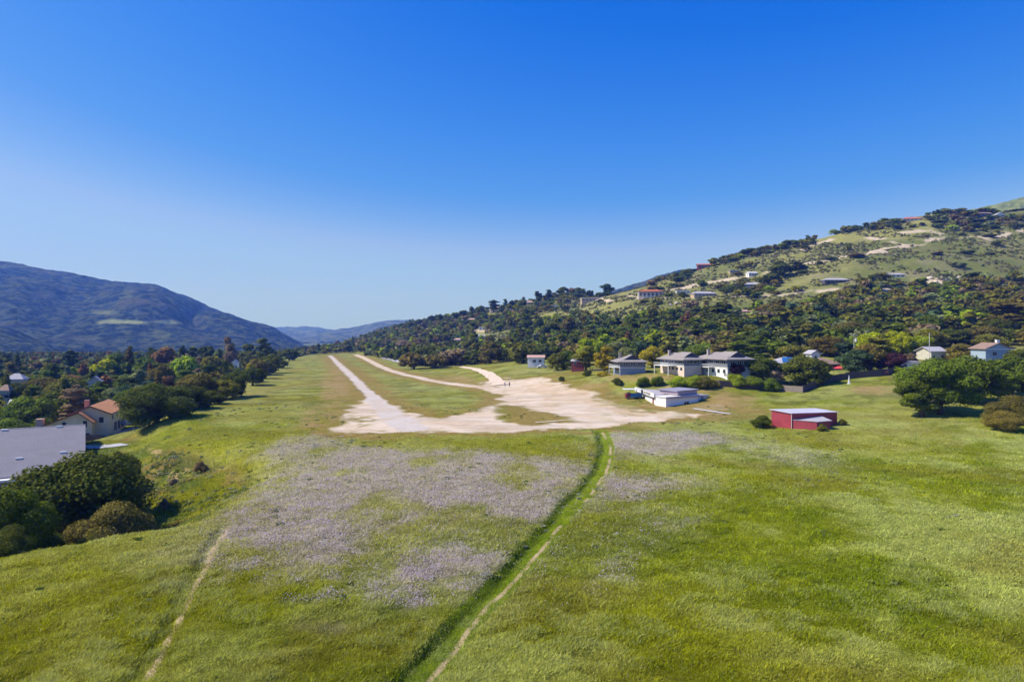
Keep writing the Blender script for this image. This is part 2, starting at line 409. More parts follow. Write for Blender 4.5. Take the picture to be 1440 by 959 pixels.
def ground_color(X, Y, Z, M):
    px = CX + X / Y * F; py = HY + (CZ - Z) / Y * F
    a = fbm(X, Y, 26, 5, 51); b = fbm(X, Y * .7, 9, 4, 61); c = fbm(X, Y, 2.2, 3, 66); g = fbm(X, Y, 70, 3, 91)
    c2 = fbm(X, Y * .8, 4.5, 4, 63)
    pale = sstep(.44, .57, .34 * a + .26 * b + .24 * c2 + .16 * c)
    col = mixc(np.broadcast_to(LUSH, X.shape + (3,)).copy(), MIDG, sstep(.3, .6, b * .6 + c * .4))
    col = mixc(col, PALE, pale * .60)
    col = mixc(col, OLIVE, sstep(.5, .68, g) * .5)
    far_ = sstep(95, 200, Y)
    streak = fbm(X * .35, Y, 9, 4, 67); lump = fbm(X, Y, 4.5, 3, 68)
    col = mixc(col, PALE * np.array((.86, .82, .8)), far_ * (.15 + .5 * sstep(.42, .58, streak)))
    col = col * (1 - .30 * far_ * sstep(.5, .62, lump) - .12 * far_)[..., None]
    yel = sstep(.56, .7, fbm(X, Y, 12, 3, 101)); col = mixc(col, np.array((.19, .165, .02)), yel * .4)
    # drier, redder runs
    dryn = sstep(.52, .72, fbm(X, Y, 26, 4, 111))
    col = mixc(col, DRY, np.clip(M['dry'] * (.35 + .9 * sstep(.35, .6, c * .5 + b * .5)) + .35 * dryn * sstep(100, 200, Y), 0, .9))
    bank = scr(px, py, [(975, 546, 55, 9), (900, 530, 60, 7), (1030, 562, 40, 14), (1055, 582, 22, 9), (935, 566, 50, 9), (880, 560, 30, 9), (800, 543, 60, 5), (1230, 548, 40, 8), (1000, 585, 40, 6), (640, 534, 30, 6), (455, 590, 40, 22), (470, 548, 22, 40)])
    col = mixc(col, TAN * .8, bank * sstep(.38, .6, .5 * b + .5 * c) * .75)
    col = mixc(col, DRY, bank * .3)
    # the ravine bank: rusty and earthy spots
    e = edge_out(X, Y)
    rav = sstep(2, 8, e) * (1 - sstep(140, 170, Y))
    col = mixc(col, np.array((.26, .17, .06)), rav * sstep(.5, .62, fbm(X, Y, 5, 4, 121)) * .75)
    col = mixc(col, np.array((.085, .125, .02)), rav * sstep(.47, .58, fbm(X, Y, 4, 4, 131)) * .7); col = col * (1 - .15 * rav)[..., None]
    blob = scr(px, py, [(218, 634, 12, 5), (262, 660, 8, 6), (272, 655, 6, 4), (245, 672, 10, 10)])
    col = mixc(col, TAN, blob * sstep(.4, .6, c) * .8)
    # flowers tint, ditch, footpaths
    col = mixc(col, MAUVE, np.clip(M['flower'], 0, 1) * .7)
    col = mixc(col, np.array((.135, .19, .004)), np.clip(M['strip'], 0, 1) * .8)
    col = mixc(col, np.array((.05, .08, .006)), M['ditch'] * .6)
    # valley floor under the trees, hill
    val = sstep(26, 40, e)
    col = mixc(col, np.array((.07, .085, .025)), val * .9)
    hill = sstep(9.5, 16, Z) + 0 * X
    h1 = fbm(X, Y, 60, 5, 141); h2 = fbm(X, Y, 14, 4, 151)
    hc = mixc(np.broadcast_to(np.array((.130, .145, .036)), X.shape + (3,)).copy(), np.array((.225, .215, .070)), sstep(.38, .62, h1 * .5 + h2 * .5))
    hc = mixc(hc, np.array((.095, .105, .03)), sstep(.53, .62, h2) * .5)
    hc = mixc(hc, np.array((.22, .19, .12)), sstep(.6, .7, fbm(X, Y, 22, 4, 161)) * .45)
    green = scr(px, py, [(1180, 334, 60, 9), (1250, 330, 45, 10), (1300, 318, 28, 12), (1300, 394, 22, 6), (860, 440, 60, 20), (780, 444, 40, 10), (672, 470, 14, 8), (600, 465, 8, 5), (980, 420, 40, 9)])
    hc = mixc(hc, np.array((.25, .24, .07)), green * .7)
    col = mixc(col, hc, np.clip(hill, 0, 1))
    bare = np.zeros(X.shape)
    for pts, w in HILL_TRACKS:
        P = np.array([loc(a_, b_)[:2] for a_, b_ in pts])
        x0, y0 = P.min(0) - 30; x1, y1 = P.max(0) + 30
        k = (X > x0) & (X < x1) & (Y > y0) & (Y < y1)
        if k.any():
            m_, _ = line_mask(X[k] + 8 * (fbm(X[k], Y[k], 12, 3, 5) - .5), Y[k] + 12 * (fbm(X[k], Y[k], 12, 3, 6) - .5), P, w, 3.0); bare[k] = np.maximum(bare[k], m_)
    col = mixc(col, np.array((.52, .42, .31)), bare * sstep(.3, .5, h2) * .85)
    # earth last
    s1 = fbm(X, Y, 4, 4, 171)
    sand = mixc(np.broadcast_to(SAND, X.shape + (3,)).copy(), SAND * np.array((.82, .74, .62)), sstep(.45, .65, s1) * .6)
    rut = fbm(X * .28 + Y * .05, Y * 1.6, 4, 3, 175); sand = sand * (1 - .16 * sstep(.52, .62, rut))[..., None]
    rust = sstep(.5, .66, fbm(X, Y * .5, 9, 4, 181)) * sstep(620, 900, px)
    sand = mixc(sand, TAN, rust * .45)
    col = mixc(col, sand, M['dirt'])
    rw = mixc(np.broadcast_to(GREYRW, X.shape + (3,)).copy(), SAND * .8, sstep(.45, .6, s1) * .7)
    col = mixc(col, rw, M['runway'])
    col = mixc(col, FOOTC, M['foot'] * .9)
    rough = np.clip(1 - M['dirt'] - M['runway'] - .5 * M['foot'], 0, 1)
    return col, rough

# ------------------------------------------------------------------ ground sheets
def build_ground():
    px = np.concatenate([np.linspace(-700, -120, 90)[:-1], np.arange(-120, 1561, 1.6), np.linspace(1560, 2140, 90)[1:]])
    py = np.concatenate([np.linspace(1900, 1000, 60)[:-1], np.linspace(1000, 620, 290)[:-1], np.linspace(620, 500, 260)[:-1]])
    Yr = CZ * F / (py - HY)
    Yr = np.concatenate([Yr, np.exp(np.linspace(math.log(CZ * F / 28), math.log(1500), 190)), np.exp(np.linspace(math.log(1550), math.log(14000), 60))])
    # extra rows where the hill starts close by
    Yr = np.unique(np.concatenate([Yr, np.linspace(150, 760, 300)]))
    PX, YY = np.meshgrid(px, Yr)
    XX = (PX - CX) / F * YY
    X = XX.ravel(); Y = YY.ravel()
    Z = height(X, Y)
    M = field_masks(X, Y)
    Z = Z - .28 * M['ditch'] - .10 * M['strip'] - .06 * np.maximum(M['dirt'], M['runway']) + (1 - np.maximum(M['dirt'], M['runway'])) * (fbm(X, Y, 2.4, 3, 77) - .5) * .42 * (1 - sstep(120, 260, Y))
    Z = Z + 1.6 * sstep(8, 16, Z) * (fbm(X, Y, 7, 3, 78) - .5) * (1 - sstep(900, 1500, Y))
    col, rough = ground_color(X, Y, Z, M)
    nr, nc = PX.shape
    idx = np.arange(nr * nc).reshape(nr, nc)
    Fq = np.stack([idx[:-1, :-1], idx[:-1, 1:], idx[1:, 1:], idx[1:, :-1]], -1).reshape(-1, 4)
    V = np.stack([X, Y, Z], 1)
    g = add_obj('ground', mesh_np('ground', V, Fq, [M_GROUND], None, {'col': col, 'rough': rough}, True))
    tag(g, 'rough green meadow with worn patches sloping off into the valley', kind='structure')
    def sheet(name, mask, label, lift, box=None):
        fm = mask[Fq].mean(1) > .5
        if box is not None: fm &= box[Fq].all(1)
        if not fm.any(): return
        f = Fq[fm]; u, inv = np.unique(f, return_inverse=True)
        v = V[u].copy(); v[:, 2] += lift
        o = add_obj(name, mesh_np(name, v, inv.reshape(-1, 4), [M_GROUND], None, {'col': col[u], 'rough': rough[u]}, True))
        tag(o, label, kind='structure')
    lotm = np.where(M['runway'] < .5, M['dirt'], 0)
    tr = (Y > 236) & (X < -2)
    lot_area = ~tr
    sheet('runway', M['runway'], 'cracked pale grey runway strip running away down the meadow', .03)
    sheet('dirt_lot', lotm, 'broad pinkish dirt lot in the middle of the meadow', .02, lot_area)
    sheet('dirt_track', lotm, 'sandy track curving from the dirt lot to the far end of the field', .02, tr)
    sheet('footpath', M['foot'] * (X > -14), 'narrow trodden footpath beside the grassy ditch', .012)
    sheet('footpath', M['foot'] * (X < -14), 'thin brown footpath along the ravine side of the meadow', .012)
    return V, Fq
build_ground()

# second track that leaves the lot past the two walkers, and the pale concrete strips
def strip(name, pts, w, mat, label, lift=.05, kind='structure', thick=0.0):
    P = [loc(*p) for p in pts]
    dense = []
    for a, b in zip(P[:-1], P[1:]):
        n = max(2, int(np.linalg.norm(b - a) / 3))
        for i in range(n): dense.append(a + (b - a) * i / n)
    dense.append(P[-1]); mb = MB(); L = []; R = []
    ws = w if isinstance(w, (list, tuple)) else [w, w]
    for i, p in enumerate(dense):
        q = dense[min(i + 1, len(dense) - 1)] - dense[max(i - 1, 0)]; n = np.array([q[1], -q[0]]); n /= np.linalg.norm(n)
        t = i / (len(dense) - 1); ww = ws[0] * (1 - t) + ws[1] * t
        for S, arr in ((-1, L), (1, R)):
            ww_ = ww * (1 + .25 * (random.random() - .5)) if kind == 'structure' else ww
            x, y = p[0] + S * n[0] * ww_, p[1] + S * n[1] * ww_
            arr.append((x, y, (float(np.max(height(p[0] + n[0] * ww_ * np.linspace(-1.3, 1.3, 7), p[1] + n[1] * ww_ * np.linspace(-1.3, 1.3, 7)))) if name == 'driveway' else float(height(x, y))) + lift))
    n = len(L); mb.v = L + R
    mb.f = [(i, i + 1, n + i + 1, n + i) for i in range(n - 1)]
    o = mb.build(name, mat); tag(o, label, kind=kind); return o
M_SAND = paint('sandy_earth', (.60, .48, .37), .95, .2, .5, spec=.05)
M_CONC = paint('concrete', (.42, .41, .42), .85, .12, .6, spec=.1)
strip('dirt_path', [(704, 541.5), (697, 534), (688, 527), (676, 521.5), (662, 518), (648, 516)], [2.6, 1.6], M_SAND, 'sandy path climbing away behind the two walkers', .12)
strip('driveway', [(110, 630), (135, 629), (158, 627.5), (176, 625)], [2.6, 1.8], M_CONC, 'pale concrete driveway between the grey roof and the meadow edge', .15)
strip('road', [(543, 503.5), (556, 506.5), (572, 511)], [5, 3.5], M_CONC, 'short stretch of grey road between the trees at the far field edge', .3)
strip('garden_path', [(122, 615), (150, 611.5), (178, 606), (188, 603)], [1.0, .9], M_SAND, 'thin pale path along the foot of the cream house', .2)

# ------------------------------------------------------------------ far hills
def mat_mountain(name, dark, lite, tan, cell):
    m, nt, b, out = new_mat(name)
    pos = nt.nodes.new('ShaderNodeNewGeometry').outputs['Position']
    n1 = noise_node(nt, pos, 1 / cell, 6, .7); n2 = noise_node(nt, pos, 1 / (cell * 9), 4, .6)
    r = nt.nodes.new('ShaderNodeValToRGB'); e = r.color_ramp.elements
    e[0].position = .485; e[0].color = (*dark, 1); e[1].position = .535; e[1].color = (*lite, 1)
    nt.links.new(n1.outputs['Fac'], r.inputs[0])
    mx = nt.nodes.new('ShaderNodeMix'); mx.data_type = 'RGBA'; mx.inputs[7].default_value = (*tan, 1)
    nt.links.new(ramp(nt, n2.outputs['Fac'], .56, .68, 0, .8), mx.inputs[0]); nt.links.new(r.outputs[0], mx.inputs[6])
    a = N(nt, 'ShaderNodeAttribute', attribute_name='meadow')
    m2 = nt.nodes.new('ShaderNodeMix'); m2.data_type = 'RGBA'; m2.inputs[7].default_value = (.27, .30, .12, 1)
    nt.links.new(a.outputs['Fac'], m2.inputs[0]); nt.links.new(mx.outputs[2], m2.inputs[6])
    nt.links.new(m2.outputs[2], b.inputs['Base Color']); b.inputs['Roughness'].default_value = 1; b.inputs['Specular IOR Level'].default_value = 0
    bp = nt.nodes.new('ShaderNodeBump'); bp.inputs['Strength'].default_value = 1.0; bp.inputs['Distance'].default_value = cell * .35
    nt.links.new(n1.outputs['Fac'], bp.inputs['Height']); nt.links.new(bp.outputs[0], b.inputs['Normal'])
    return m
def mountain(name, sky, Yc, Yb, Yend, label, mat, amp, ridge, bump, seed, meadow=None):
    ps = np.array([s[0] for s in sky], float); ss = np.array([s[1] for s in sky], float)
    px = np.arange(ps[0], ps[-1] + .1, 2.2); t = np.concatenate([np.linspace(0, 1, 220), np.linspace(1, 1.6, 40)[1:]])
    crest = np.interp(px, ps, ss); k = np.ones(9) / 9; crest = np.convolve(np.pad(crest, 4, mode='edge'), k, 'valid')
    PXg, T = np.meshgrid(px, t); C = np.broadcast_to(crest, PXg.shape)
    Y = np.where(T <= 1, Yb + (Yc - Yb) * T, Yc + (Yend - Yc) * (T - 1) / .6)
    X = (PXg - CX) / F * Y
    Xc = (PXg - CX) / F * Yc
    zc = CZ + (HY - C) * Yc / F
    prof = np.where(T <= 1, T ** 1.15 * .35 + .65 * sstep(0, 1.0, T), 1 - .9 * sstep(1, 1.6, T))
    base = -16.0
    rn = np.abs(fbm(X + .3 * Y, Y * .35, ridge, 4, seed) - .5) * 2
    env = np.sin(np.pi * np.clip(T, 0, 1)) ** .8
    Z = base + (zc - base) * prof + (rn - .25) * amp * env * np.clip((zc - base) / 150, 0, 1.3)
    Z = Z + (fbm(X, Y, bump, 4, seed + 9) - .5) * bump * .3 * (.25 + env * .75) + (fbm(X, Y, bump * .35, 2, seed + 5) - .5) * bump * .14
    nr, nc = PXg.shape; idx = np.arange(nr * nc).reshape(nr, nc)
    Fq = np.stack([idx[:-1, :-1], idx[:-1, 1:], idx[1:, 1:], idx[1:, :-1]], -1).reshape(-1, 4)
    V = np.stack([X.ravel(), Y.ravel(), Z.ravel()], 1)
    md = np.zeros(len(V))
    if meadow:
        p, q = CX + V[:, 0] / V[:, 1] * F, HY + (CZ - V[:, 2]) / V[:, 1] * F
        w = fbm(V[:, 0], V[:, 1], bump * 1.5, 4, 3) - .5
        for cx, cy, rx, ry, s in meadow:
            md = np.maximum(md, s * (1 - sstep(.55, 1.2, np.hypot((p - cx) / rx, (q - cy) / ry) + 2.6 * w)))
    o = add_obj(name, mesh_np(name, V, Fq, [mat], None, {'meadow': md}, True)); tag(o, label, kind='structure')
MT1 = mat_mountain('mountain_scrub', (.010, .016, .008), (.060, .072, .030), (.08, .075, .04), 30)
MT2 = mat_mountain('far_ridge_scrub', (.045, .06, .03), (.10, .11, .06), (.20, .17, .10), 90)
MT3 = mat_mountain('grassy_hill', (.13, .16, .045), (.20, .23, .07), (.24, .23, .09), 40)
mountain('mountain', [(-420, 320), (-120, 352), (0, 367), (30, 371), (60, 378), (100, 384), (130, 391), (165, 396), (190, 398), (222, 401), (245, 411), (270, 420), (305, 436), (335, 446), (355, 454), (376, 458), (392, 466), (410, 476), (430, 488), (450, 497)],
         3000, 1500, 5200, 'long blue hazy mountain across the valley', MT1, 95, 420, 70, 201,
         [(190, 453, 56, 3.2, .8), (150, 440, 14, 2.5, .35), (135, 476, 18, 5, .28), (225, 467, 12, 8, .2), (180, 410, 10, 6, .2), (20, 375, 25, 3, .15)])
mountain('foothill', [(-420, 400), (-100, 438), (0, 459), (22, 464), (45, 474), (75, 488), (110, 499), (150, 506)],
         1650, 1250, 2200, 'darker wooded foothill in front of the long mountain', MT1, 30, 200, 45, 231)
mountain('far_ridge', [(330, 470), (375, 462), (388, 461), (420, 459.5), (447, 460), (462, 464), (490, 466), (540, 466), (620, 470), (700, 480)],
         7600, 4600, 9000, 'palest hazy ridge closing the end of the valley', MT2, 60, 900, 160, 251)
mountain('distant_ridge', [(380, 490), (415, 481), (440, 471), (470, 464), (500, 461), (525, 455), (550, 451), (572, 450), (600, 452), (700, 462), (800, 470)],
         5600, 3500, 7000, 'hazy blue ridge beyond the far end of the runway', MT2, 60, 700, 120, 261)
mountain('rear_ridge', [(780, 440), (835, 416), (868, 407), (885, 402), (905, 396), (925, 389), (945, 383), (965, 379), (985, 378), (1010, 385), (1060, 400)],
         2500, 1500, 3300, 'hazy scrub covered ridge behind the white villa', MT1, 20, 300, 60, 271)
mountain('grassy_hill', [(1250, 345), (1340, 303), (1376, 293), (1395, 288), (1418, 282), (1442, 276), (1500, 262), (1700, 232), (2100, 200)],
         1500, 1050, 2100, 'smooth green hilltop rising behind the highest houses', MT3, 8, 300, 50, 281)

# ------------------------------------------------------------------ tree prototypes
def leaves(C, Nrm, size, rng, aspect=1.0, up=0.0):
    n = len(C)
    d = rng.normal(size=(n, 3)); d /= np.linalg.norm(d, axis=1)[:, None]
    nn = Nrm + .75 * d; nn[:, 2] += up; nn /= np.linalg.norm(nn, axis=1)[:, None]
    a = np.cross(nn, rng.normal(size=(n, 3))); a /= np.linalg.norm(a, axis=1)[:, None] + 1e-9
    b = np.cross(nn, a)
    s = (size * rng.uniform(.6, 1.35, n))[:, None] * .5
    sa = s * aspect
    V = np.stack([C - a * sa - b * s * .35, C + b * -s + a * sa * .3, C + a * sa + b * s * .35, C + b * s - a * sa * .3], 1).reshape(-1, 3)
    Fq = np.arange(n * 4).reshape(-1, 4)
    return V, Fq
def blob(c, r, rng, seg=7, ring=5):
    V = []; Fc = []
    for i in range(ring + 1):
        t = math.pi * i / ring
        for k in range(seg):
            p = 2 * math.pi * k / seg; q = rng.uniform(.85, 1.1)
            V.append((c[0] + r[0] * math.sin(t) * math.cos(p) * q, c[1] + r[1] * math.sin(t) * math.sin(p) * q, c[2] + r[2] * math.cos(t)))
    for i in range(ring):
        for k in range(seg):
            k2 = (k + 1) % seg; Fc.append((i * seg + k, (i + 1) * seg + k, (i + 1) * seg + k2, i * seg + k2))
    return np.array(V), np.array(Fc)
def tree_shape(kind, seed, n, size):
    """lobes of a tree 10 m tall: list of (centre, radii), trunk lines"""
    rng = np.random.default_rng(seed); L = []; T = []
    if kind == 'oak':
        W = rng.uniform(4.6, 5.4); nl = 30
        for i in range(nl):
            a = rng.uniform(0, 2 * math.pi); rr = W * .72 * math.sqrt(rng.uniform(0, 1)); h = 1 - (rr / W) ** 2
            z = rng.uniform(1.5, 2.6 + 5.6 * h) if i % 3 else 2.2 + 5.8 * h
            q = rng.uniform(1.2, 2.1)
            L.append(((rr * math.cos(a), rr * math.sin(a), z), (q, q * rng.uniform(.85, 1.1), q * rng.uniform(.7, .95))))
        L.append(((0, 0, 5.2), (2.8, 2.8, 2.6)))
        T.append(([(0, 0, -.6), (.1, .1, 1.4), (.3, -.1, 3.2)], [.5, .38, .3]))
        for k in range(5):
            a = k * 1.26 + rng.uniform(-.3, .3); T.append(([(.15, 0, 1.6), (1.4 * math.cos(a), 1.4 * math.sin(a), 3.2), (3.0 * math.cos(a), 3.0 * math.sin(a), 5.0)], [.26, .17, .07]))
    elif kind == 'loose':
        nl = 17
        for i in range(nl):
            z = rng.uniform(1.9, 9.2); w = 2.9 * math.sin(math.pi * min(1, (z - 1.2) / 9.4)) ** .7
            a = rng.uniform(0, 2 * math.pi); rr = w * rng.uniform(.2, .95); q = rng.uniform(.8, 1.5)
            L.append(((rr * math.cos(a), rr * math.sin(a), z), (q, q, q * rng.uniform(.7, 1.0))))
        L.append(((0, 0, 5.4), (1.4, 1.4, 2.8)))
        T.append(([(0, 0, -.6), (.1, .05, 2.5), (-.1, .1, 5), (.05, 0, 8.4)], [.34, .25, .17, .05]))
        for k in range(6):
            a = k * 1.05 + rng.uniform(-.3, .3); z0 = 2 + k * .8; T.append(([(0, 0, z0), (1.1 * math.cos(a), 1.1 * math.sin(a), z0 + 1.1), (2.0 * math.cos(a), 2.0 * math.sin(a), z0 + 2.0)], [.15, .1, .04]))
    elif kind == 'pine':
        for i in range(26):
            z = rng.uniform(2.4, 9.3); w = 2.7 * (1 - (z - 2.0) / 8.2) ** .75 + .25
            a = rng.uniform(0, 2 * math.pi); rr = w * rng.uniform(.4, .95); q = rng.uniform(.5, 1.05)
            L.append(((rr * math.cos(a), rr * math.sin(a), z), (q * 1.15, q * 1.15, q * .5)))
        L.append(((0, 0, 9.2), (.55, .55, .8))); L.append(((0, 0, 6.8), (.9, .9, 1.6))); L.append(((0, 0, 4.4), (1.3, 1.3, 1.8)))
        T.append(([(0, 0, -.6), (0, 0, 5), (0, 0, 9.4)], [.3, .18, .04]))
    elif kind == 'conifer':
        for i in range(30):
            z = .8 + 8.9 * i / 29; w = 2.15 * (1 - (z - .5) / 9.6) + .1
            for k in range(3):
                a = rng.uniform(0, 2 * math.pi); q = .35 + w * .28
                L.append(((w * .7 * math.cos(a), w * .7 * math.sin(a), z), (q, q, q * .55)))
        L.append(((0, 0, 3.5), (1.1, 1.1, 3.2)))
        T.append(([(0, 0, -.6), (0, 0, 9.6)], [.28, .03]))
    elif kind == 'column':
        for i in range(12):
            z = .9 + 8.2 * i / 11; w = .85 * math.sin(math.pi * min(1, .25 + .72 * i / 11)) + .1
            L.append(((rng.uniform(-.1, .1), rng.uniform(-.1, .1), z), (w, w, .9)))
        T.append(([(0, 0, -.6), (0, 0, 8.5)], [.2, .03]))
    elif kind == 'bush':
        for i in range(16):
            a = rng.uniform(0, 2 * math.pi); rr = 4.6 * math.sqrt(rng.uniform(0, 1)); h = 1 - (rr / 6.3) ** 2; q = rng.uniform(1.6, 2.7)
            L.append(((rr * math.cos(a), rr * math.sin(a), rng.uniform(1.2, 1.6 + 5.4 * h)), (q, q, q * .85)))
        L.append(((0, 0, 3.4), (3.6, 3.6, 3.6)))
        T.append(([(0, 0, -.6), (0, 0, 4)], [.3, .1]))
    L_ = L; w = np.array([r[0] * r[1] + r[2] * r[0] for _, r in L_]); w = w / w.sum()
    cnt = np.maximum(3, (w * n).astype(int)); Cs = []; Ns = []; vs = []
    for (c, r), k in zip(L_, cnt):
        d = rng.normal(size=(k, 3)); d /= np.linalg.norm(d, axis=1)[:, None]
        d[:, 2] = np.where((d[:, 2] < -.25) & (rng.random(k) < .75), -d[:, 2], d[:, 2])
        rad = rng.uniform(.72, 1.12, k)[:, None]
        Cs.append(np.array(c) + d * np.array(r) * rad); Ns.append(d); vs.append(np.full(k, rng.uniform(.8, 1.2)) * rng.uniform(.7, 1.3, k))
    C = np.concatenate(Cs); Nn = np.concatenate(Ns); v = np.concatenate(vs)
    k = C[:, 2] > .05; C, Nn, v = C[k], Nn[k], v[k]
    V, Fq = leaves(C, Nn, size, rng, .8, .15); va = np.repeat(v, 4)
    nv = len(V); Vs = [V]; Fs = [Fq]; As = [va]
    for (c, r) in (L_ if n > 400 else sorted(L_, key=lambda l: -l[1][0])[:5]):
        bv, bf = blob(c, [q * .74 for q in r], rng, 6, 4)
        Vs.append(bv); Fs.append(bf + nv); As.append(np.full(len(bv), .8)); nv += len(bv)  # darker cores added inside the lobes to block light and deepen the gaps
    V = np.concatenate(Vs); Fq = np.concatenate(Fs); A = np.concatenate(As)
    H = V[:, 2].max(); Wd = (np.percentile(V[:, 0], 99) - np.percentile(V[:, 0], 1))
    return V, Fq, A, T, H, Wd
def palm_shape(seed):
    rng = np.random.default_rng(seed); Vs = []; Fs = []; A = []; nv = 0
    for k in range(42):
        a = rng.uniform(0, 2 * math.pi); e = rng.uniform(-.9, 1.2); L = rng.uniform(1.0, 1.5)
        p = np.array([0, 0, 9.0]); side = np.array([-math.sin(a), math.cos(a), 0]); pts = []
        for i in range(5):
            t = i / 4; el = e - 1.3 * t
            pts.append(p.copy()); p = p + np.array([math.cos(a) * math.cos(el), math.sin(a) * math.cos(el), math.sin(el)]) * L / 4
        for i in range(4):
            w0 = .16 * math.sin(math.pi * (.15 + .8 * i / 4)); w1 = .16 * math.sin(math.pi * (.15 + .8 * (i + 1) / 4))
            Vs.append(np.array([pts[i] - side * w0, pts[i] + side * w0, pts[i + 1] + side * w1, pts[i + 1] - side * w1])); Fs.append(np.arange(4) + nv); nv += 4
            A += [rng.uniform(.8, 1.2)] * 4
    T = [([(0, 0, -.5), (.05, 0, 4), (0, 0, 7.6), (0, 0, 9.0)], [.3, .22, .2, .16])]
    # skirt of old fronds
    V = np.concatenate(Vs); return V, np.array(Fs), np.array(A), T, 9.8, 2.6
def trunk_mesh(T, name):
    mb = MB()
    for p, r in T: mb.tube(p, r, 7)
    return mb.mesh(name, M_BARK, True)
PROTO = {}
def proto(kind, var, lod):
    key = (kind, var, lod)
    if key in PROTO: return PROTO[key]
    n, s = {'near': (24000, .24), 'mid': (7000, .42), 'far': (1600, .8), 'tiny': (230, 1.7)}[lod]
    if kind in ('column', 'conifer', 'pine'): s *= .8
    if kind == 'column': n //= 2; s *= .8
    if kind == 'palm': V, Fq, A, T, H, Wd = palm_shape(900 + var)
    else: V, Fq, A, T, H, Wd = tree_shape(kind, {'oak': 100, 'loose': 200, 'pine': 300, 'conifer': 400, 'column': 500, 'bush': 600}[kind] + var, n, s)
    d = dict(V=V, F=Fq, A=A, H=H, W=Wd, T=T)
    if lod != 'tiny':
        d['crown'] = mesh_np(kind + '_crown', V, Fq, [M_LEAF], None, {'v': A})
        d['trunk'] = trunk_mesh(T, kind + '_trunk')
    PROTO[key] = d; return d
NAMEK = {'oak': 'oak_tree', 'loose': 'broadleaf_tree', 'pine': 'pine_tree', 'conifer': 'conifer_tree', 'column': 'cypress_tree', 'bush': 'bush', 'palm': 'palm_tree'}
CATK = {'oak': 'tree', 'loose': 'tree', 'pine': 'tree', 'conifer': 'tree', 'column': 'tree', 'bush': 'bush', 'palm': 'palm tree'}
WORDK = {'oak': 'spreading tree', 'loose': 'loose crowned tree', 'pine': 'pine', 'conifer': 'pointed conifer', 'column': 'slim cypress', 'bush': 'bush', 'palm': 'palm with a shaggy head'}
COLORS = {  # name -> colour
 'dark green': (.060, .073, .012), 'olive green': (.120, .118, .020), 'mid green': (.085, .115, .014), 'bright green': (.17, .22, .012), 'yellow green': (.34, .36, .008),
 'grey green': (.14, .16, .080), 'blue green': (.050, .080, .042), 'golden': (.24, .20, .018), 'rust brown': (.165, .090, .045), 'bare grey brown': (.16, .12, .085), 'dark purple': (.045, .018, .028), 'pink blossomed': (.32, .13, .13), 'cream blossomed': (.48, .36, .18), 'brownish olive': (.115, .095, .026)}
TREES = []     # dicts
def tree(px, ytop, w_px, Y=None, kind='oak', color='dark green', label=None, base=None, var=None, hero=True, group=None):
    if Y is None:
        p = loc(px, base); x, Y, z = p
    else:
        x = (px - CX) / F * Y; z = float(height(x, Y))
    zt = CZ - (ytop - HY) * Y / F
    TREES.append(dict(x=x, y=Y, z=z, h=max(1.0, zt - z), w=w_px * Y / F, kind=kind, color=color, label=label, var=var if var is not None else random.randrange(4), hero=hero, group=group, px=px, py=(ytop + proj(x, Y, z)[1]) / 2, rz=random.uniform(0, 6.28)))
def place_tree(t):
    d_ = t['y']; lod = 'near' if d_ < 165 else ('mid' if d_ < 330 else 'far')
    P = proto(t['kind'], t['var'] % (3 if lod == 'near' else 4), lod)
    sx = t['w'] / P['W']; sz = t['h'] / P['H']
    c = COLORS[t['color']]; j = t['jit']; colr = (c[0] * j[0], c[1] * j[1], c[2] * j[2], 1)
    root = empty(NAMEK[t['kind']], (t['x'], t['y'], t['z']), t['rz'])
    tag(root, t['label'], CATK[t['kind']], t['group'])
    k = add_obj('crown', P['crown'], root); k.color = colr; k.scale = (sx, sx, sz)
    tr = add_obj('trunk', P['trunk'], root); tr.scale = (sx, sx, sz)
    return root

# ------------------------------------------------------------------ buildings
LAND = []      # (px, py, phrase) things found easily, used to describe the trees round them
KEEP = []      # (x, y, r): no random tree here
def landmark(px, py, phrase): LAND.append((px, py, phrase))
W_GREYBLUE = paint('grey_blue_siding', (.17, .18, .205), .8, .1, .8)
W_WHITE = paint('white_siding', (.74, .73, .72), .7, .08, .8)
W_CREAM = paint('cream_stucco', (.60, .51, .36), .85, .1, .6)
W_PINK = paint('pale_stucco', (.66, .53, .44), .85, .1, .6)
W_TAN = paint('tan_stucco', (.48, .36, .25), .85, .12, .6)
W_RED = paint('dark_red_siding', (.22, .05, .045), .7, .12, .8)
W_DARK = paint('dark_siding', (.08, .07, .085), .7, .12, .8)
R_GREY = paint('grey_shingle_roof', (.265, .235, .22), .9, .16, 1.5)
R_LAV = paint('pale_grey_roof', (.38, .36, .39), .85, .12, 1.2)
R_TILE = paint('terracotta_tile_roof', (.43, .125, .062), .8, .22, 1.5)
R_RUST = paint('rusty_shake_roof', (.56, .25, .10), .85, .25, .8, stripes=('X', 1.3, .3))
R_BROWN = paint('brown_roof', (.26, .17, .13), .85, .15, 1.2)
R_WHITE = paint('white_roof', (.70, .69, .70), .6, .06, 1)
R_PINK = paint('pinkish_roof', (.50, .30, .25), .8, .12, 1)
M_BRICK = paint('brick', (.42, .24, .18), .9, .2, 3)
M_WOODF = paint('weathered_fence_wood', (.115, .085, .085), .9, .25, 2, stripes=('X', 5, .35))
M_WOODL = paint('greyed_fence_wood', (.24, .20, .18), .9, .25, 2, stripes=('X', 5, .35))
M_METAL = paint('dull_metal', (.30, .31, .32), .5, .15, 1, metal=.3)

